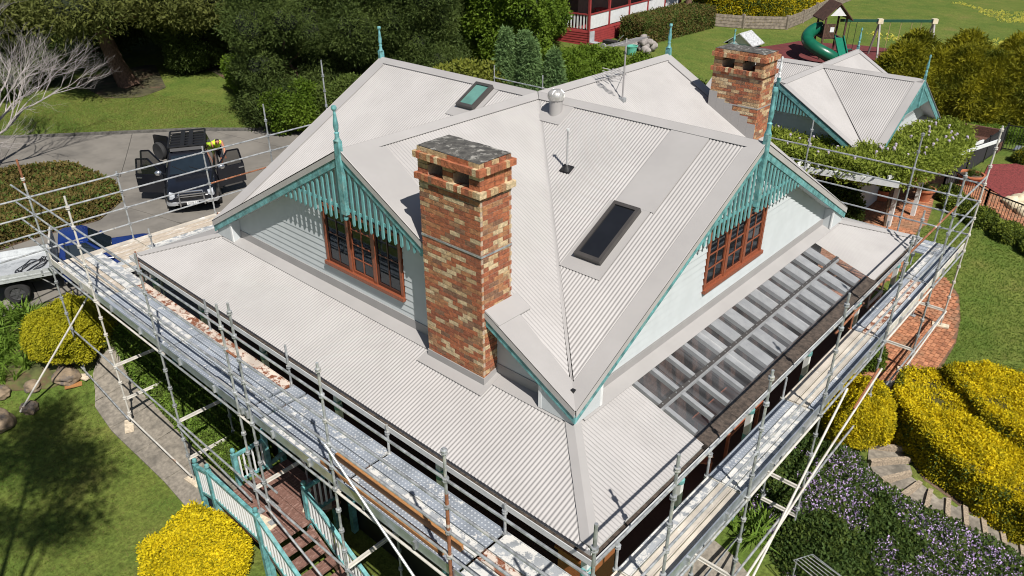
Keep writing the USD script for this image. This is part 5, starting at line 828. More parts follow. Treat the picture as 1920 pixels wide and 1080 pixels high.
for x, y in pf:
    z = -.32+.5*float(meshkit.fbm(np.array([[x*1.1, y*1.1, 3]]), 3)[0])
    for j in range(5): ra.ico((x+rng.normal(0, .015), y+rng.normal(0, .015), z-.05-j*.05), (.05-.007*j,)*3, 1)
part(vi, 'flower_racemes', ra, leafmat('flower_wisteria', (.34, .29, .36), (.55, .48, .58), 5.), kind='stuff')
# ---------------------------------------------------------------- red house on the left back
rc = np.array([-17.2, 25.2]); r1 = np.array([-.1, .995]); r2 = np.array([-.995, -.1]); RED = mat('red_paint', (.26, .035, .035), .6, .15, 5)
rh = T('red_house', 'dark red weatherboard house with white veranda balustrade at the back', 'house', (*rc, -1.45)); P2 = lambda a, b, z: np.array([*(rc+r1*a+r2*b), z])
for i in range(7): z = -1.5+i*.145; part(rh, 'weatherboard', MB().hexa([P2(-.03, -.03, z), P2(14, -.03, z), P2(14, .1, z), P2(-.03, .1, z), P2(0, 0, z+.145), P2(14, 0, z+.145), P2(14, .1, z+.145), P2(0, .1, z+.145)]), RED); part(rh, 'weatherboard', MB().hexa([P2(-.03, 0, z), P2(-.03, 7, z), P2(.1, 7, z), P2(.1, 0, z), P2(0, 0, z+.145), P2(0, 7, z+.145), P2(.1, 7, z+.145), P2(.1, 0, z+.145)][::1]), RED)
part(rh, 'veranda_floor', MB().hexa([P2(0, 0, -.6), P2(14, 0, -.6), P2(14, 7, -.6), P2(0, 7, -.6), P2(0, 0, -.5), P2(14, 0, -.5), P2(14, 7, -.5), P2(0, 7, -.5)]), RED)
part(rh, 'house_wall', MB().hexa([P2(2.2, 2.2, -.5), P2(14, 2.2, -.5), P2(14, 7, -.5), P2(2.2, 7, -.5), P2(2.2, 2.2, 2.6), P2(14, 2.2, 2.6), P2(14, 7, 2.6), P2(2.2, 7, 2.6)]), mat('dim_wall', (.16, .13, .10), .8))
part(rh, 'roof', MB().hexa([P2(-.6, -.6, 2.4), P2(14, -.6, 2.4), P2(14, 7, 4.4), P2(-.6, 7, 4.4), P2(-.6, -.6, 2.5), P2(14, -.6, 2.5), P2(14, 7, 4.5), P2(-.6, 7, 4.5)]), mat('roof_grey', (.3, .3, .31), .5))
for a in (0, 2.4, 5, 7.6, 10.2, 12.8): c = P2(a+.06, .06, 0); part(rh, 'post', MB().box(c+[-.065, -.065, -.5], c+[.065, .065, 2.45]), RED)
c = P2(.06, 3.2, 0); part(rh, 'post', MB().box(c+[-.065, -.065, -.5], c+[.065, .065, 2.45]), RED)
part(rh, 'handrail', MB().beam(P2(0, .06, .44), P2(14, .06, .44), .1, .07), RED); part(rh, 'handrail', MB().beam(P2(.06, 0, .44), P2(.06, 3.2, .44), .1, .07), RED)
for i in range(100):
    a = .2+i*.125
    if a < 13: part(rh, 'picket', MB().beam(P2(a, .06, -.42), P2(a, .06, .40), .105, .025, upv=(*r2, 0)), WHITE)
for i in range(13): part(rh, 'picket', MB().beam(P2(.06, .2+i*.23, -.42), P2(.06, .2+i*.23, .40), .10, .025, upv=(*r1, 0)), WHITE)
t = T('patio_table', 'small table and red cushion on the red veranda', 'table', P2(4, 1.3, -.5)); t.local = True
part(t, 'top', MB().cbox((0, 0, .7), (1.2, .7, .05)), mat('cushion', (.45, .06, .06), .7)); [part(t, 'leg', MB().cbox((sx*.5, sy*.28, .34), (.05, .05, .68)), RED) for sx in (-1, 1) for sy in (-1, 1)]
hedge('clipped_hedge', 'clipped dark hedge along the red house veranda', Polygon([rc+r1*3.0-r2*.6, rc+r1*3.0-r2*2.3, rc+r1*13-r2*2.6, rc+r1*13-r2*.6]), 1.35, [LH, LBR], .13, 5000, .05)
rp = T('rock_pile', 'pile of grey rocks at the end of the clipped hedge', 'rocks', (-14.6, 27.3, -1.6))
for i in range(26): a, d = rng.uniform(0, 6.28), rng.uniform(0, .75); part(rp, 'rock', MB().ico((-14.6+d*math.cos(a), 27.3+d*math.sin(a), -1.55+(.85-d)*rng.uniform(.2, 1.1)), rng.uniform(.16, .3, 3), 1, .4, i), mat('grey_rock', (.26, .235, .22), .95, .3, 4), smooth=60)
t = T('plastic_tub', 'turquoise plastic tub in front of the rock pile', 'tub', (-14.5, 25.9, G(-14.5, 25.9))); part(t, 'tub', MB().lathe([(0, .02), (.26, .02), (.36, .5), (.39, .5), (.39, .54), (.33, .54), (.24, .08), (0, .08)], t.o, 16), mat('tub', (.12, .42, .33), .4))
t = T('garden_trolley', 'dark wheeled garden trolley by the red house wall', 'trolley', (-15.8, 25.6, -1.48)); o = t.o
part(t, 'tray', MB().cbox(o+[0, 0, .45], (.9, .55, .22)), BLACK); part(t, 'handle', MB().tube([o+[.4, 0, .5], o+[.8, .1, .95]], .02), GALV); [part(t, 'wheel', MB().tube([o+[sx*.35, -.34, .2], o+[sx*.35, -.26, .2]], .2, 14), mat('wheel_grey', (.3, .3, .3))) for sx in (-1, 1)]
t = T('garden_chair', 'grey folding chair against the red house corner', 'chair', (-16.4, 24.7, -1.42)); o = t.o
part(t, 'seat', MB().cbox(o+[0, 0, .42], (.45, .45, .04)), mat('chair_grey', (.35, .36, .38))); part(t, 'backrest', MB().cbox(o+[-.2, 0, .75], (.05, .45, .6)), mat('chair_grey', (.35, .36, .38))); [part(t, 'leg', MB().tube([o+[sx*.2, sy*.2, 0], o+[sx*.2, sy*.2, .42]], .015), GALV) for sx in (-1, 1) for sy in (-1, 1)]
# ---------------------------------------------------------------- back lawn: sleeper wall, golden hedges, cubby, playground
wl = [(-17.2, 38.0), (-14.6, 40.4), (-12.5, 43.2), (-12.7, 46.5), (-13.2, 50.2), (-13.7, 55), (-14.1, 60.5)]
sw = T('sleeper_wall', 'low retaining wall of grey timber sleepers below the golden hedge', 'wall', (-13, 46, -2))
for a, b in zip(wl, wl[1:]):
    for j in range(4): part(sw, 'sleeper', MB().beam((*a, G(*a)+.12+j*.22), (*b, G(*b)+.12+j*.22), .09, .195), mat('sleeper_grey', (.20, .165, .13), .9, .35, 5))
    part(sw, 'post', MB().cbox((*a, G(*a)+.45), (.2, .2, 1.1)), mat('sleeper_grey', (.2, .165, .13)))
hedge('golden_hedge', 'long golden hedge on top of the sleeper wall', Polygon([(-17.0, 38.9), (-14.9, 41), (-13.1, 43.6), (-13.3, 49.0), (-16.2, 49.0), (-16.2, 45), (-19, 41)]), 2.1, ([LY, LYG], [LYG, LYG, LH]), .16, 5500, .06, mat('inner_gold', (.05, .045, .006)))
hedge('golden_hedge', 'second golden hedge farther along the sleeper wall', Polygon([(-13.7, 50.6), (-14.5, 60), (-17, 60), (-16.4, 50.6)]), 2.0, [LYG, LY], .16, 3500, .06, mat('inner_gold', (.05, .045, .006)))
tree('shade_tree', 'dark-trunked tree on the lawn beyond the clipped hedge', (-17.6, 37.2), 7, lob(rr, 7, 2.8, 7, 4.2), LD, CLs, .4, 1200, .26, lean=(.3, .2))
cb = T('cubby_house', 'little white cubby house with grey roof behind the rear chimney', 'playhouse', (-12.0, 35.6, G(-12, 35.6)-.9)); o = cb.o
part(cb, 'wall', MB().box(o+[-.8, -.7, 0], o+[.8, .7, 1.1]), mat('cubby_blue', (.42, .52, .58), .6)); part(cb, 'gable', MB().prism([(-.8, 1.1), (.8, 1.1), (0, 1.7)], -.7, .7, lambda x, z, d: o+[x, d, z]), WHITE); part(cb, 'door', MB().box(o+[-.25, -.72, 0], o+[.25, -.70, .95]), WHITE)
for s in (-1, 1): part(cb, 'roof', MB().hexa([o+[0, -.85, 1.70], o+[s*1.05, -.85, 1.0], o+[s*1.05, .85, 1.0], o+[0, .85, 1.70], o+[0, -.85, 1.76], o+[s*1.05, -.85, 1.06], o+[s*1.05, .85, 1.06], o+[0, .85, 1.76]]), mat('cubby_roof', (.42, .43, .44), .6, .3, 8))
single('playground_surface', patch(smoothpoly([(-11.3, 31.5), (-11, 36), (-10.2, 40.3), (-7, 42.6), (-3.6, 43.6), (-.6, 40.5), (.2, 36), (-1.5, 32), (-6, 30.6)], .3), .05), mat('red_softfall', (.105, .018, .018), .95, .25, 3), 'dark red soft-fall surface under the play set', 'playground surface', kind='structure')
ps = T('play_tower', 'brown timber play tower with gabled roof and two green slides', 'play set', (-7.1, 37.4, G(-7.1, 37.4))); o = ps.o; BRN = mat('play_brown', (.085, .042, .028), .7, .3, 6); GRN = mat('slide_green', (.012, .16, .10), .3, .1, 4); GRN2 = mat('tube_green', (.006, .10, .055), .3, .1, 4)
pxx, pyy = np.array([.74, .67, 0]), np.array([-.67, .74, 0]); Q = lambda a, b, z: o+pxx*a+pyy*b+[0, 0, z]
for a in (-.65, .65):
    for b in (-.65, .65): part(ps, 'post', MB().beam(Q(a, b, 0), Q(a, b, 2.6), .1, .1, upv=pyy), BRN)
for i in range(8): part(ps, 'floor_board', MB().beam(Q(-.7, -.6+i*.17, 1.35), Q(.7, -.6+i*.17, 1.35), .15, .04), BRN)
for i in range(8):
    part(ps, 'wall_slat', MB().beam(Q(-.62+i*.085, -.66, 1.4), Q(-.62+i*.085, -.66, 2.25), .07, .03, upv=pyy), BRN); part(ps, 'wall_slat', MB().beam(Q(-.66, -.6+i*.17, 1.4), Q(-.66, -.6+i*.17, 2.2), .12, .03, upv=pxx), BRN)
part(ps, 'number_panel', MB().hexa([Q(-.3, -.69, 1.75), Q(-.05, -.69, 1.75), Q(-.05, -.68, 1.75), Q(-.3, -.68, 1.75), Q(-.3, -.69, 2.05), Q(-.05, -.69, 2.05), Q(-.05, -.68, 2.05), Q(-.3, -.68, 2.05)]), WHITE)
for s in (-1, 1): part(ps, 'roof', MB().hexa([Q(0, -.95, 3.45), Q(s*.95, -.95, 2.45), Q(s*.95, .95, 2.45), Q(0, .95, 3.45), Q(0, -.95, 3.52), Q(s*.95, -.95, 2.52), Q(s*.95, .95, 2.52), Q(0, .95, 3.52)]), BRN)
part(ps, 'roof_gable', MB().prism([(-.5, 2.75), (.5, 2.75), (0, 3.3)], -.85, -.82, lambda x, z, d: Q(x, d, z)), WHITE)
sl0, sl1 = Q(.35, -.7, 1.4), Q(.0, -3.3, .15)
part(ps, 'slide', MB().beam(sl0, sl1, .55, .05).beam(sl0+pxx*.28+[0, 0, .08], sl1+pxx*.28+[0, 0, .08], .05, .18).beam(sl0-pxx*.28+[0, 0, .08], sl1-pxx*.28+[0, 0, .08], .05, .18), GRN)
th = np.linspace(0, 1, 22); tp = [Q(-1.0-.75*math.sin(u*4.4), -.1-1.4*u+.55*math.cos(u*4.4)-.5, 1.85-1.5*u) for u in th]; part(ps, 'tube_slide', MB().tube(np.vstack([[Q(-.6, .0, 1.9)], tp]), .38, 14), GRN2, smooth=True)
part(ps, 'ladder', MB().beam(Q(.7, -.3, 1.35), Q(1.3, -.3, 0), .05, .08).beam(Q(.7, .3, 1.35), Q(1.3, .3, 0), .05, .08), BRN); [part(ps, 'rung', MB().tube([Q(.75+.14*i, -.3, 1.2-.3*i), Q(.75+.14*i, .3, 1.2-.3*i)], .025), GALV) for i in range(4)]
sw_ = T('swing_set', 'swing frame with dark beam and pale end caps beside the play tower', 'swing set', Q(4.5, .2, 0)); DK = mat('swing_dark', (.06, .045, .035), .7); ZB = 2.25
part(sw_, 'beam', MB().beam(Q(.65, .3, 2.3), Q(6.8, .3, ZB), .12, .16), mat('swing_green', (.01, .06, .035), .5))
for a in (3.2, 6.7):
    for s in (-1, 1): part(sw_, 'leg', MB().beam(Q(a, .3, ZB), Q(a+.15*s, .3+s*1.05, 0), .1, .1, upv=pxx), mat('swing_grey', (.3, .28, .26), .7))
    part(sw_, 'end_cap', MB().cbox(Q(a, .3, ZB), (.32, .32, .3), .73), mat('cream_cap', (.6, .53, .38), .6))
for i, a in enumerate((1.3, 1.75, 3.9, 4.6, 5.3, 5.9)): part(sw_, 'rope', MB().tube([Q(a, .3, ZB), Q(a, .3, .5)], .018, 5), mat('rope', (.38, .28, .15), .9) if i > 1 else BLACK)
for a in (1.5, 4.25, 5.6): part(sw_, 'seat', MB().cbox(Q(a, .3, .5), (.5, .18, .04), .73), GRN2)
# golden conifer screen on the right
for i, (x, y, h) in enumerate([(.6, 27.2, 3.3), (1.7, 28.1, 3.0), (2.9, 28.6, 3.3), (4.1, 29.2, 3.1), (5.4, 29.8, 3.4), (6.7, 30.3, 3.2), (8.0, 30.8, 3.4), (.4, 29.2, 3.5), (2.4, 30.4, 3.6), (4.6, 31.4, 3.6), (7, 32.4, 3.6), (9.3, 31.5, 3.4)]):
    b = np.array([x, y, G(x, y)]); o_ = ('first', 'second', 'third', 'fourth', 'fifth', 'sixth', 'seventh'); t = T('golden_conifer', (f'{o_[i]} golden conifer from the left in the front of the tall screen' if i < 7 else f'{o_[i-7]} golden conifer from the left in the back row of the tall screen'), 'conifer', b)
    part(t, 'trunk', MB().tube([b, b+[0, 0, h*.85]], [.1, .03], 6), BARK); n = 2000; u = rng.uniform(0, 1, n)**.9; a = rng.uniform(0, 2*np.pi, n); rad = 1.75*(1-u**2.8*.9)*(.5+.85*meshkit.fbm(np.stack([np.cos(a)*2.2, np.sin(a)*2.2, u*4+i*3], -1), 3))
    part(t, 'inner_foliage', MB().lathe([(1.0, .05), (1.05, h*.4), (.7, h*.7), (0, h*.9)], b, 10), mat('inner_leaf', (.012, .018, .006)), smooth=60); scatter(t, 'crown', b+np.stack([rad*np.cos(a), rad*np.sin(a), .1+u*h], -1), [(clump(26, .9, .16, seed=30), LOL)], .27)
hedge('low_hedge', 'low bright green hedge in front of the golden conifers', Polygon([(4.3, 25.9), (9.5, 28.3), (9.1, 29.2), (4.0, 26.8)]), .5, [LAG, LB], .1, 2200, .03)
single('garden_bed', patch(smoothpoly([(.2, 25.6), (4, 26.2), (10, 29), (10, 33), (0, 31)], .2), .02), mat('bark_bed', (.16, .095, .06), 1, .4, 5, bump=.5), 'brown bark bed at the foot of the golden conifers', 'garden bed', kind='structure')
single('mulch_bed', patch(smoothpoly([(6.3, 20.4), (7.5, 19.3), (8.6, 19.4), (8.8, 20.8), (8.4, 23), (7, 24), (6, 23)], .2), .05), MULCH, 'red bark mulch bed inside the pool fence', 'garden bed', kind='structure')
rw = T('pool_edge', 'cream rock edging around the pool', 'rock edging', (8.4, 19.6, -3.1))
for i, (x, y) in enumerate([(8.0, 18.6), (7.75, 19.0), (7.9, 19.5), (8.15, 20.0), (8.45, 20.4), (8.8, 20.7), (9.2, 20.9), (8.35, 18.3)]): part(rw, 'rock', MB().ico((x, y, G(x, y)+.08), (.34, .3, .22), 2, .35, i), mat('cream_rock', (.55, .47, .33), .9, .2, 5), smooth=60)
single('pool_water', patch(smoothpoly([(8.1, 18.7), (8.6, 18.3), (11, 17.6), (13, 18), (13, 21), (10, 21), (8.6, 20.3)], .2), .06), mat('pool_water', (.03, .16, .09), .05, .2, 2, spec=.8), 'corner of the green swimming pool at the right edge', 'pool', kind='structure')
BLK = mat('fence_black', (.012, .012, .014), .4)
def fence(name, label, pts, h=1.2, gap=.11, mesh=False):
    t = T(name, label, 'fence', (*pts[0], G(*pts[0])))
    for a, b in zip(pts, pts[1:]):
        a, b = np.array(a), np.array(b); za, zb = G(*a), G(*b); Lf = np.linalg.norm(b-a); n = max(1, round(Lf/2.4))
        for z in (.1, h-.05): part(t, 'rail', MB().beam((*a, za+z), (*b, zb+z), .035, .04), BLK)
        for i in range(n+1): c = a+(b-a)*i/n; part(t, 'post', MB().cbox((*c, za+(zb-za)*i/n+h/2+.03), (.06, .06, h+.06)), BLK)
        if mesh: part(t, 'mesh_screen', MB().quad((*a, za+.05), (*b, zb+.05), (*b, zb+h), (*a, za+h)), mat('shade_mesh', (.018, .018, .02), .95, .2, 5)); continue
        m = int(Lf/gap)
        for i in range(m): c = a+(b-a)*(i+.5)/m; part(t, 'picket', MB().cbox((*c, za+(zb-za)*i/m+h/2), (.018, .018, h-.1)), BLK)
fence('pool_fence', 'black picket pool fence along the lawn on the right', [(5.5, 18.0), (7.3, 16.4), (8.8, 15.95), (11.5, 14.9)]); fence('pool_fence', 'far black picket fence behind the mulch bed', [(5.9, 25.5), (9.8, 25.6)], mesh=False); fence('pool_fence', 'dark shade-mesh fence beside the courtyard', [(5.5, 18.0), (5.55, 21), (5.9, 25.4)], 1.15, mesh=True)
single('pool_road', patch(Polygon([(6.3, 25.75), (11, 25.9), (11, 28.2), (6.3, 26.6)]), .03), mat('blue_grey_paving', (.12, .135, .16), .8), 'blue-grey paving behind the far pool fence', 'pavement', kind='structure')
TER = mat('terracotta', (.40, .13, .06), .8, .2, 6)
def pot(x, y, r_, h, label, plant=True):
    t = T('terracotta_pot', label, 'plant pot', (x, y, G(x, y))); part(t, 'pot', MB().lathe([(0, .0), (r_*.65, 0), (r_*.95, h*.85), (r_*1.08, h*.87), (r_*1.08, h), (r_*.92, h), (r_*.88, h*.8), (0, h*.8)], t.o, 20), TER, smooth=35); part(t, 'soil', MB().lathe([(0, h*.82), (r_*.86, h*.82)], t.o, 16), SOIL)
    if plant: scatter(t, 'plant', t.o+np.column_stack([rng.normal(0, r_*.3, 14), rng.normal(0, r_*.3, 14), np.full(14, h*.8)]), [(tuft(12, 1, .05, .9, 8, 2), LH)], .42, True)
pot(5.15, 16.9, .36, .5, 'terracotta pot on the courtyard edge by the pool fence'); pot(5.95, 20.1, .5, .42, 'wide terracotta bowl behind the fence'); pot(4.0, 15.8, .28, .45, 'terracotta pot with spiky plant under the pergola'); pot(3.2, 25.2, .5, .35, 'broad terracotta dish on the far dark deck', False)
t = T('outdoor_bench', 'brown wicker bench on the far end of the courtyard', 'bench', (5.0, 25.2, -2.95)); o = t.o
part(t, 'seat', MB().box(o+[-.9, -.4, 0], o+[.9, .4, .42]), mat('wicker', (.10, .045, .03), .8, .4, 14, bump=.5)); part(t, 'backrest', MB().box(o+[-.9, .3, .42], o+[.9, .45, .85]), mat('wicker', (.1, .045, .03)))
single('dark_deck', patch(Polygon([(2.2, 22.6), (4.0, 23.5), (4.2, 26), (1.8, 25.5)]), .25), mat('dark_decking', (.05, .052, .06), .7), 'dark raised deck beside the small building', 'deck', kind='structure')
for i, (x, y, r_, lab) in enumerate([(6.5, 16.7, .55, 'leafy border clump at the near end of the pool fence'), (7.4, 16.1, .5, 'border clump with small white flowers outside the fence'), (8.4, 15.5, .5, 'grey-green border clump farther along the pool fence'), (9.4, 15.0, .5, 'border clump at the right edge of the pool fence'), (5.9, 17.6, .4, 'bronze clump by the terracotta pot'), (7.2, 24.4, .6, 'olive shrub inside the far pool fence'), (8.2, 24.6, .6, 'rounded olive shrub at the right inside the far pool fence')]):
    shrub('border_plant', lab, (x, y, .15), (r_, r_*.8, .42), [LH, LV] if i < 5 else [LOL, LH], .09, 700, .2, cat='plant', inner=mat('inner_leaf', (.012, .018, .006)))
shrub('garden_bush', 'dark green bush under the pergola near the house', (3.0, 11.4, .3), (.8, .6, .6), [LH, LD], .1, 1200, .2, inner=mat('inner_leaf', (.012, .018, .006))); shrub('garden_bush', 'tall dark bush in the shade behind the pergola beam', (2.3, 12.0, .9), (.9, .5, 1.2), [LD, LH], .13, 1300, .25, inner=mat('inner_leaf', (.012, .018, .006))); shrub('garden_bush', 'dark bush against the small building under the vine', (3.6, 12.3, .7), (.7, .4, 1.0), [LD, LH], .13, 1000, .25, inner=mat('inner_leaf', (.012, .018, .006))); shrub('garden_bush', 'small leafy bush in the bed beside the brick path', (7.15, 5.6, .25), (.5, .55, .5), [LH, LB], .09, 1100, .2, inner=mat('inner_leaf', (.012, .018, .006))); shrub('garden_bush', 'clipped dark ball shrub by the brick path', (6.75, 6.6, .25), (.42, .42, .45), LH, .07, 1000, .08, inner=mat('inner_leaf', (.012, .018, .006)))
# yellow weeds on the meadow, dark tree line at the far end
md = T('meadow_flowers', 'patches of small yellow flowers on the back meadow', 'flowers', (4, 50, -2.5), kind='stuff'); p = rng.uniform((-8, 42), (16, 74), (9000, 2)); k = meshkit.fbm(np.column_stack([p*.16, p[:, 0]*0+2]), 3) > .56; scatter(md, 'flowers', np.column_stack([p, gz(p[:, 0], p[:, 1])+.05])[k], [(clump(8, .6, .6, .8, seed=40), leafmat('flower_yellow', (.55, .48, .05), (.70, .65, .15), 3))], .10)
for i, (x, y) in enumerate([(-3, 79), (4, 78), (11, 76), (18, 74), (-12, 76)]): tree('boundary_tree', ('first', 'second', 'third', 'fourth', 'nearest-the-wall')[i]+' dark tree from the left along the far edge of the meadow', (x, y), 5, lob(rr, 6, 3.4, 5, 1.2, 1.2), LD, CLs, .6, 700, .2)
# ---------------------------------------------------------------- vehicles
def loft(mb, st, ring):
    rings = [np.array(ring(*s)) for s in st]; n = len(rings[0]); v = np.vstack(rings); f = [[i*n+j, i*n+(j+1) % n, (i+1)*n+(j+1) % n, (i+1)*n+j] for i in range(len(st)-1) for j in range(n)]
    mb.add(v, f); mb.add(rings[0], [[0, k+1, k] for k in range(1, n-1)]); mb.add(rings[-1], [[0, k, k+1] for k in range(1, n-1)]); return mb
def ring(x, hw, hwt, zb, zt, rr_=.09):
    r_ = min(rr_, (zt-zb)*.35); zm = zb+(zt-zb)*.55
    half = [(hw*.93, zb), (hw, zb+.10), (hw, zm), ((hw+hwt)/2, zt-r_), (hwt-r_*.4, zt-r_*.25), (hwt-r_*1.6, zt)]
    return [(x, y, z) for y, z in half]+[(x, -y, z) for y, z in half[::-1]]
PAINT = mat('car_black', (.008, .009, .013), .16, .1, 3, spec=.7); CGL = mat('car_glass', (.010, .016, .022), .04, .1, 3, spec=.9); TYRE = mat('tyre', (.02, .02, .021), .85, .2, 9); RIM = mat('rim', (.30, .30, .31), .35, .1, 5, metal=.7); CHR = mat('chrome', (.62, .63, .65), .15, .05, 3, metal=.9); LAMP = mat('headlamp', (.38, .40, .43), .12, .2, 9, spec=.9); SILV = mat('silver_paint', (.34, .345, .35), .35, .05, 3, metal=.3)
def wheel(t, x, y, r_, w, rim=RIM):
    h = holder(t, 'wheel'); s = 1 if y > 0 else -1; L2 = lambda pr: MB().lathe(pr, (0, 0, 0), 22)
    m = MB(); m.M = trimesh.transformations.translation_matrix((x, y, r_)) @ rot(x=math.pi/2*(-s)); m.lathe([(r_*.62, -w/2), (r_*.93, -w/2), (r_, -w*.3), (r_, w*.3), (r_*.93, w/2), (r_*.62, w/2)], (0, 0, 0), 22); part(h, 'tyre', m, TYRE, smooth=35, root=t)
    m = MB(); m.M = trimesh.transformations.translation_matrix((x, y, r_)) @ rot(x=math.pi/2*(-s)); m.lathe([(r_*.63, w*.40), (r_*.58, w*.44), (r_*.52, w*.30), (r_*.2, w*.34), (r_*.16, w*.42), (0, w*.42)], (0, 0, 0), 22); part(h, 'rim', m, rim, smooth=25, root=t)
    for k in range(6):
        a = k*math.pi/3; m = MB(); m.M = trimesh.transformations.translation_matrix((x, y, r_)) @ rot(x=math.pi/2*(-s)) @ rot(z=a); m.box((r_*.18, -.03, w*.33), (r_*.58, .03, w*.42)); part(h, 'spoke', m, rim, root=t)
cx, cy = -16.55, -1.25; ca = math.atan2(-2.35-.05, -14.35+18.75)
car = T('car', 'black four-wheel-drive wagon with roof rack and open doors on the driveway', 'car', (cx, cy, G(cx, cy)+.03), ca); car.local = True
b = loft(MB(), [(-2.42, .80, .76, .55, .95), (-2.36, .92, .84, .42, 1.12), (-1.6, .94, .88, .38, 1.16), (.4, .94, .88, .38, 1.14), (.95, .94, .86, .38, 1.12), (1.75, .93, .80, .40, 1.03), (2.15, .90, .74, .42, .95), (2.34, .82, .70, .46, .82), (2.42, .72, .62, .5, .72)], ring); part(car, 'body', b, PAINT, smooth=40)
g = MB(); g.hexa([(-2.3, -.83, 1.12), (1.0, -.80, 1.10), (1.0, .80, 1.10), (-2.3, .83, 1.12), (-2.05, -.66, 1.74), (.22, -.64, 1.76), (.22, .64, 1.76), (-2.05, .66, 1.74)]); part(car, 'cabin', g, PAINT)
part(car, 'roof', loft(MB(), [(-2.1, .62, .55, 1.72, 1.78), (-1.9, .68, .62, 1.72, 1.81), (.0, .67, .6, 1.72, 1.82), (.28, .62, .5, 1.70, 1.77)], lambda x, a, c, z0, z1: [(x, a, z0), (x, c, z1), (x, -c, z1), (x, -a, z0)]), PAINT, smooth=40)
wq = lambda x0, z0, x1, z1, y0, y1: MB().quad((x0, -y0, z0), (x0, y0, z0), (x1, y1, z1), (x1, -y1, z1))
part(car, 'windscreen', wq(1.0-.02, 1.14, .27, 1.715, .72, .57), CGL); sd = lambda s, a, b_, c, d: MB().quad((a, s*.822, 1.18), (b_, s*.812, 1.18), (d, s*.685, 1.66), (c, s*.69, 1.66))
for s in (-1, 1): part(car, 'side_window', sd(s, -.05, .78, .0, .28), CGL); part(car, 'side_window', sd(s, -1.05, -.13, -1.0, -.1), CGL); part(car, 'side_window', sd(s, -2.05, -1.15, -1.9, -1.1), CGL)
for s in (-1, 1):
    part(car, 'headlight', loft(MB(), [(2.05, .10, .08, .80, .92), (2.30, .14, .1, .70, .86), (2.40, .10, .08, .68, .80)], lambda x, a, c, z0, z1: [(x, s*.66+a, z0), (x, s*.66+c, z1), (x, s*.66-c, z1), (x, s*.66-a, z0)]), LAMP, smooth=40); part(car, 'fog_light', MB().cbox((2.42, s*.62, .53), (.06, .14, .08)), LAMP)
    part(car, 'mirror', MB().ico((.78, s*1.12, 1.18), (.09, .14, .11), 2), CHR, smooth=True); part(car, 'mirror_arm', MB().beam((.78, s*.86, 1.12), (.78, s*1.05, 1.15), .05, .04), PAINT); part(car, 'side_step', MB().box((-1.2, s*.86, .36), (.9, s*1.04, .41)), BLACK); part(car, 'wheel_arch', MB().tube([(1.45+.43*math.cos(a), s*.945, .40+.43*math.sin(a)) for a in np.linspace(0, math.pi, 9)], .035, 5).tube([(-1.42+.43*math.cos(a), s*.945, .40+.43*math.sin(a)) for a in np.linspace(0, math.pi, 9)], .035, 5), BLACK)
part(car, 'grille', MB().box((2.36, -.46, .66), (2.43, .46, .80)), BLACK); part(car, 'grille_bar', MB().box((2.40, -.48, .80), (2.46, .48, .84)), CHR); part(car, 'grille_bar', MB().box((2.42, -.44, .72), (2.455, .44, .745)), CHR)
part(car, 'bumper', loft(MB(), [(2.2, .92, .9, .44, .55), (2.40, .84, .80, .44, .56), (2.52, .62, .58, .46, .55)], lambda x, a, c, z0, z1: [(x, a, z0), (x, c, z1), (x, -c, z1), (x, -a, z0)]), SILV, smooth=40); part(car, 'air_intake', MB().box((2.50, -.5, .46), (2.535, .5, .54)), BLACK)
part(car, 'nudge_bar', MB().tube([(2.5, -.42, .42), (2.58, -.42, .7), (2.52, -.40, .95), (2.52, .40, .95), (2.58, .42, .7), (2.5, .42, .42)], .032, 8), CHR, smooth=35)
part(car, 'number_plate', MB().box((2.536, -.2, .465), (2.545, .2, .575)), WHITE); ptx = meshkit.text_mesh('COB 17R', .07, .003); ptx.apply_transform(rot(x=math.pi/2)); ptx.apply_transform(rot(z=math.pi/2)); ptx.apply_translation((2.546, -.16, .485)); part(car, 'plate_lettering', (ptx.vertices, ptx.faces), BLACK)
part(car, 'wiper', MB().beam((.97, -.1, 1.155), (.7, -.6, 1.37), .02, .015).beam((.97, .5, 1.155), (.78, -.0, 1.31), .02, .015), BLACK)
rk = holder(car, 'roof_rack')
for y in (-.66, .66): part(rk, 'rack_rail', MB().beam((-1.95, y, 1.93), (.15, y, 1.93), .06, .06), BLACK, root=car)
for i in range(7): part(rk, 'rack_slat', MB().beam((-1.95+i*.35, -.66, 1.94), (-1.95+i*.35, .66, 1.94), .14 if i in (0, 6) else .09, .03), BLACK, root=car)
for y in (-.15, .15): part(rk, 'rack_slat', MB().beam((-1.95, y, 1.965), (.15, y, 1.965), .16, .02), BLACK, root=car)
part(rk, 'wind_deflector', MB().hexa([(.12, -.66, 1.80), (.3, -.6, 1.80), (.3, .6, 1.80), (.12, .66, 1.80), (.10, -.66, 1.95), (.14, -.6, 1.95), (.14, .6, 1.95), (.10, .66, 1.95)]), BLACK, root=car)
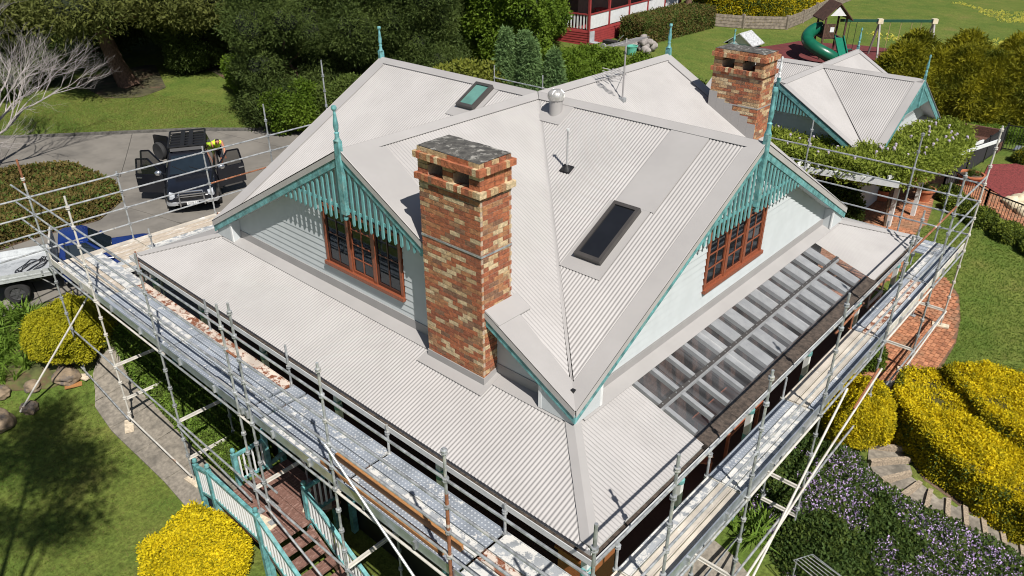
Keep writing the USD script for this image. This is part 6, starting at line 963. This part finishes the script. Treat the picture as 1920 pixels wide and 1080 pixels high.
def door(xh, s, ang, ln_d, label):
    d = holder(car, 'door', label); Mx = trimesh.transformations.translation_matrix((xh, s*.95, 0)) @ rot(z=s*ang)
    def m(): x = MB(); x.M = Mx; return x
    part(d, 'door_shell', m().hexa([(-ln_d, -.05, .42), (0, -.05, .42), (0, .05, .42), (-ln_d, .05, .42), (-ln_d, -.05, 1.14), (0, -.05, 1.14), (0, .05, 1.14), (-ln_d, .05, 1.14)]), PAINT, root=car)
    part(d, 'window_frame', m().beam((-ln_d+.03, 0, 1.14), (-ln_d+.08, -s*.1, 1.68), .05, .05).beam((-ln_d+.08, -s*.1, 1.68), (-.55, -s*.1, 1.70), .05, .05).beam((-.55, -s*.1, 1.70), (-.03, 0, 1.14), .05, .05), PAINT, root=car)
    part(d, 'window_pane', m().quad((-ln_d+.05, 0, 1.14), (-.05, 0, 1.14), (-.55, -s*.09, 1.68), (-ln_d+.09, -s*.09, 1.66)), glassmat('door_glass', (.015, .015, .018), .45), root=car)
    part(d, 'door_trim', m().box((-ln_d+.08, -s*.055, .5), (-.1, -s*.075, .95)), mat('door_trim', (.035, .035, .037), .7), root=car); part(d, 'handle', m().cbox((-ln_d+.14, s*.065, 1.0), (.2, .03, .04)), CHR, root=car)
door(.85, 1, -1.15, 1.08, 'open front passenger-side door'); door(.85, -1, -1.15, 1.08, 'open front driver-side door'); door(-.22, -1, -1.2, .95, 'open rear door')
d = holder(car, 'tailgate', 'tailgate swung open with the spare wheel'); part(d, 'tailgate_shell', MB().hexa([(-2.42, -.9, .6), (-3.2, -1.5, .6), (-3.25, -1.43, .6), (-2.47, -.83, .6), (-2.42, -.9, 1.62), (-3.15, -1.46, 1.55), (-3.2, -1.39, 1.55), (-2.47, -.83, 1.62)]), PAINT, root=car)
m = MB(); m.M = trimesh.transformations.translation_matrix((-2.78, -1.28, .95)) @ rot(z=math.atan2(-.6, -.78)) @ rot(x=math.pi/2); m.lathe([(0, -.02), (.2, -.03), (.24, .06), (.34, .10), (.385, .0), (.34, -.10), (.24, -.09), (0, -.05)], (0, 0, 0), 22); part(d, 'spare_wheel', m, TYRE, smooth=35, root=car)
for x in (1.45, -1.42):
    for y in (-.84, .84): wheel(car, x, y, .385, .26)
# ute: direction
ux, uy = -12.75, -6.85; ua = math.atan2(.93, .36)
ute = T('ute', 'silver tray-back ute with a blue cab parked beside the scaffold', 'ute', (ux, uy, -3.43), ua); ute.local = True; BLUE = mat('ute_blue', (.006, .022, .13), .14, .1, 3, spec=.8); ALU = mat('tray_aluminium', (.52, .54, .55), .4, .12, 4, metal=.35, col3=(.40, .42, .43), sc3=2); z0 = .0
part(ute, 'bonnet', loft(MB(), [(.5, .85, .75, .4, 1.02), (1.7, .85, .76, .4, .98), (2.3, .80, .68, .42, .86), (2.5, .70, .6, .46, .72)], ring), BLUE, smooth=40); part(ute, 'cab', loft(MB(), [(-.72, .85, .82, .4, 1.05), (.62, .85, .80, .4, 1.05)], ring), BLUE, smooth=40)
part(ute, 'cab_roof', MB().hexa([(-.66, -.78, 1.03), (.75, -.78, 1.0), (.75, .78, 1.0), (-.66, .78, 1.03), (-.56, -.62, 1.58), (.1, -.62, 1.60), (.1, .62, 1.60), (-.56, .62, 1.58)]), BLUE); part(ute, 'roof_skin', loft(MB(), [(-.62, .6, .5, 1.56, 1.61), (-.45, .63, .56, 1.56, 1.65), (.05, .63, .56, 1.57, 1.65), (.2, .6, .5, 1.54, 1.59)], lambda x, a, c, z0_, z1: [(x, a, z0_), (x, c, z1), (x, -c, z1), (x, -a, z0_)]), BLUE, smooth=40)
part(ute, 'windscreen', MB().quad((.77, -.7, 1.03), (.77, .7, 1.03), (.14, .58, 1.57), (.14, -.58, 1.57)), CGL)
for s in (-1, 1): part(ute, 'side_window', MB().quad((-.5, s*.79, 1.08), (.55, s*.79, 1.07), (.12, s*.655, 1.53), (-.46, s*.66, 1.53)), CGL); part(ute, 'mirror', MB().ico((.5, s*.98, 1.1), (.07, .12, .09), 2), BLUE, smooth=True); part(ute, 'headlight', MB().ico((2.38, s*.62, .72), (.12, .16, .09), 2), LAMP, smooth=True)
part(ute, 'rear_window', MB().quad((-.667, -.6, 1.12), (-.667, .6, 1.12), (-.585, .52, 1.5), (-.585, -.52, 1.5)), CGL)
part(ute, 'tray_floor', MB().box((-3.2, -.92, .78), (-.82, .92, .84)), ALU); part(ute, 'chassis', MB().box((-3.1, -.4, .45), (2.0, .4, .7)), BLACK)
for i in range(7): part(ute, 'tray_board', MB().box((-3.18, -.88+i*.252, .84), (-.84, -.88+i*.252+.245, .853)), ALU)
for s in (-1, 1): part(ute, 'drop_side', MB().box((-3.2, s*.92, .80), (-.82, s*.95, 1.06)), ALU); part(ute, 'side_rib', MB().box((-3.2, s*.95, .90), (-.82, s*.96, .94)), ALU); part(ute, 'latch', MB().cbox((-1.2, s*.97, .95), (.05, .03, .16)).cbox((-2.8, s*.97, .95), (.05, .03, .16)), GALV); part(ute, 'mudguard', MB().box((-2.55, s*.70, .25), (-2.53, s*.9, .70)), SILV); part(ute, 'stay', MB().beam((-1.3, s*.85, .75), (-1.0, s*.8, .4), .03, .03), SILV)
part(ute, 'tailboard', MB().box((-3.22, -.95, .80), (-3.19, .95, 1.06)), ALU); hb = holder(ute, 'headboard'); part(hb, 'frame', MB().tube([(-.86, -.9, .84), (-.86, -.9, 1.62), (-.86, .9, 1.62), (-.86, .9, .84)], .03, 8), WTUBE, root=ute)
for i in range(15): part(hb, 'mesh_wire', MB().tube([(-.86, -.84+i*.12, .86), (-.86, -.84+i*.12, 1.6)], .008, 4), GALV, root=ute)
for i in range(6): part(hb, 'mesh_wire', MB().tube([(-.86, -.88, .94+i*.12), (-.86, .88, .94+i*.12)], .008, 4), GALV, root=ute)
for x in (1.55, -2.0):
    for y in (-.72, .72): wheel(ute, x, y, .34, .22, mat('steel_rim', (.05, .05, .052), .5))
rp_ = MB(); o = np.array([-1.5, -.2, .87]); pp = [o+[.35*math.cos(a)*(1+.3*math.sin(a*2.3)), .5*math.sin(a*1.13)*(1+.2*math.cos(a*3)), .02+.01*math.sin(a*5)] for a in np.linspace(0, 22, 120)]; tt = T('rope', 'dark tangled rope lying on the ute tray', 'rope', ute.o, ua); tt.local = True; part(tt, 'rope', rp_.tube(pp, .014, 5), BLACK)
# ---------------------------------------------------------------- person leaning at the car
def body(chains, edge=.035, it=6):
    man = None
    for ch in chains:
        for (p, r0), (q_, r1_) in zip(ch, ch[1:]):
            a = manifold3d.Manifold.sphere(r0, 14).translate(tuple(map(float, p))); b_ = manifold3d.Manifold.sphere(r1_, 14).translate(tuple(map(float, q_))); h = manifold3d.Manifold.batch_hull([a, b_]); man = h if man is None else man+h
    man = man.refine_to_length(edge); m = man.to_mesh(); tmh = trimesh.Trimesh(m.vert_properties[:, :3], m.tri_verts, process=True); trimesh.smoothing.filter_taubin(tmh, iterations=it); return tmh.vertices, tmh.faces
px_, py_ = -18.2, .75; pe = T('person', 'tanned person in a hi-vis yellow vest bending over beside the car', 'person', (px_, py_, G(px_, py_)+.03), -.35); pe.local = True
SK = mat('skin', (.40, .17, .10), .55, .08, 6)
V = lambda *a: np.array(a, float); hip, chest, neck, head = V(-.12, 0, .92), V(.18, 0, 1.22), V(.33, 0, 1.30), V(.45, .0, 1.33)
arm = lambda s: [(V(.22, s*.19, 1.25), .06), (V(.34, s*.24, .99), .045), (V(.52, s*.2, .80), .033), (V(.56, s*.2, .765), .03)]
def hand(s):
    w = V(.56, s*.2, .765); out = [[(w, .028), (w+[.06, 0, -.045], .03)]]
    for i, (l, dy) in enumerate(((.05, -.027), (.06, -.009), (.056, .009), (.042, .026))): k = w+[.065, dy, -.05]; out.append([(k-[.02, 0, -.012], .0095), (k+[l*.7, 0, -.02], .009), (k+[l*.95, 0, -.05], .008)])
    out.append([(w+[.01, -s*.028, -.01], .011), (w+[.045, -s*.055, -.03], .009), (w+[.07, -s*.05, -.055], .008)]); return out
ch = [[(hip, .13), (V(.03, 0, 1.08), .125), (chest, .135)], [(V(.2, -.12, 1.24), .08), (V(.2, .12, 1.24), .08)], [(V(-.12, -.08, .9), .11), (V(-.12, .08, .9), .11)], [(chest, .09), (neck, .055), (head, .06)], [(head, .085), (head+[.05, 0, .03], .092)]]
for s in (-1, 1): ch += [arm(s), [(V(-.12, s*.09, .9), .095), (V(-.02, s*.1, .48), .06), (V(-.08, s*.1, .1), .042)], [(V(-.08, s*.1, .05), .04), (V(.1, s*.12, .03), .03)], *hand(s)]
for s in (-1, 1): ch.append([(head+[.03, s*.085, .02], .02), (head+[.02, s*.092, .035], .016)])
ch.append([(head+[.12, 0, -.0], .014), (head+[.15, 0, -.015], .013)]); part(pe, 'body', body(ch, .02), SK, smooth=True)
part(pe, 'vest', body([[(V(-.02, 0, 1.06), .145), (chest, .155)], [(V(.2, -.13, 1.24), .095), (V(.2, .13, 1.24), .095)]]), mat('hi_vis', (.55, .85, .03), .6), smooth=True)
part(pe, 'shorts', body([[(V(-.13, -.08, .92), .125), (V(-.13, .08, .92), .125)], *[[(V(-.12, s*.09, .9), .12), (V(-.04, s*.1, .58), .095)] for s in (-1, 1)]]), mat('dark_cloth', (.02, .022, .03), .85), smooth=True)
part(pe, 'hair', body([[(head+[.0, 0, .045], .092), (head+[.03, 0, .06], .09)]]), mat('hair', (.02, .014, .01), .8), smooth=True)
for s in (-1, 1): part(pe, 'eye', MB().ico(head+[.135, s*.035, .03], .012, 1), BLACK); part(pe, 'boot', body([[(V(-.09, s*.1, .13), .055), (V(-.08, s*.1, .05), .05), (V(.1, s*.12, .04), .042)]]), mat('boot', (.09, .06, .035), .8), smooth=True)
part(pe, 'mouth', MB().ico(head+[.13, 0, -.045], (.012, .028, .006), 1), mat('lips', (.25, .07, .05), .6)) if True else None
# ---------------------------------------------------------------- folding clothesline at the bottom edge
cl = T('clothesline', 'folding wire clothesline standing in the flowering ground cover', 'clothesline', (9.4, -1.9, -4.75)); o = np.array([9.25, -1.95, -3.85])
for a in np.linspace(0, 1.2, 6): part(cl, 'line_wire', MB().tube([o+[-.5+a*.18, a*.3-.4, 0], o+[1.3, a*.42-.9, .02]], .004, 4), WHITE)
part(cl, 'frame', MB().tube([o+[-.5, -.4, 0], o+[-.28, .0, 0], o+[1.3, -.4, .02], o+[1.3, -.95, .02], o+[-.5, -.4, 0]], .008, 6), GALV); part(cl, 'post', MB().tube([o+[-.45, -.35, 0], o+[-.45, -.35, -1.05]], .012, 6).tube([o+[.6, -.5, 0], o+[.6, -.5, -1.1]], .012, 6), GALV)
# wheelie bin and pieces near the brick path
t = T('wheelie_bin', 'dark teal bin under the scaffold by the brick path', 'bin', (7.0, 5.0, G(7, 5))); o = t.o; part(t, 'body', MB().hexa([o+[-.2, -.22, .05], o+[.2, -.22, .05], o+[.2, .22, .05], o+[-.2, .22, .05], o+[-.27, -.28, .9], o+[.27, -.28, .9], o+[.27, .28, .9], o+[-.27, .28, .9]]), mat('bin_green', (.015, .05, .04), .5)); part(t, 'lid', MB().cbox(o+[0, 0, .93], (.6, .62, .06)), mat('bin_lid', (.20, .03, .03), .5)); [part(t, 'wheel', MB().tube([o+[-.2, sy*.2, .08], o+[-.2, sy*.26, .08]], .08, 12), BLACK) for sy in (-1, 1)]
# chairs seen through the clear roofing
WOODC = mat('chair_wood', (.32, .10, .05), .6, .2, 9)
def chair(x, y, rz, label):
    t = T('veranda_chair', label, 'chair', (x, y, FL), rz); t.local = True
    part(t, 'seat', MB().box((-.25, -.25, .40), (.25, .25, .44)), WOODC); part(t, 'backrest', MB().box((-.25, .22, .44), (.25, .26, .95)), WOODC); [part(t, 'leg', MB().box((sx*.22-.02, sy*.22-.02, 0), (sx*.22+.02, sy*.22+.02, .40)), WOODC) for sx in (-1, 1) for sy in (-1, 1)]; [part(t, 'armrest', MB().box((sx*.25-.03, -.25, .60), (sx*.25+.03, .25, .63)), WOODC) for sx in (-1, 1)]
chair(6.3, -3.3, .5, 'reddish wooden chair under the clear roofing, nearest the corner'); chair(6.4, -2.2, 2.2, 'reddish wooden chair under the clear roofing, second from the corner')
t = T('veranda_table', 'long reddish timber table under the clear roofing', 'table', (6.3, -.9, FL)); o = t.o; part(t, 'top', MB().box(o+[-.45, -.7, .70], o+[.45, .9, .75]), WOODC); [part(t, 'leg', MB().box(o+[sx*.38-.03, y_-.03, 0], o+[sx*.38+.03, y_+.03, .7]), WOODC) for sx in (-1, 1) for y_ in (-.6, .8)]
single('timber_cupboard', MB().box((6.25, -6.7, FL), (6.85, -5.9, FL+1.25)).box((6.2, -6.75, FL+1.25), (6.9, -5.85, FL+1.3)), mat('cedar', (.26, .09, .03), .6, .25, 9, stretch=(2, 8, 8)), 'orange timber cupboard at the corner of the veranda', 'cupboard')
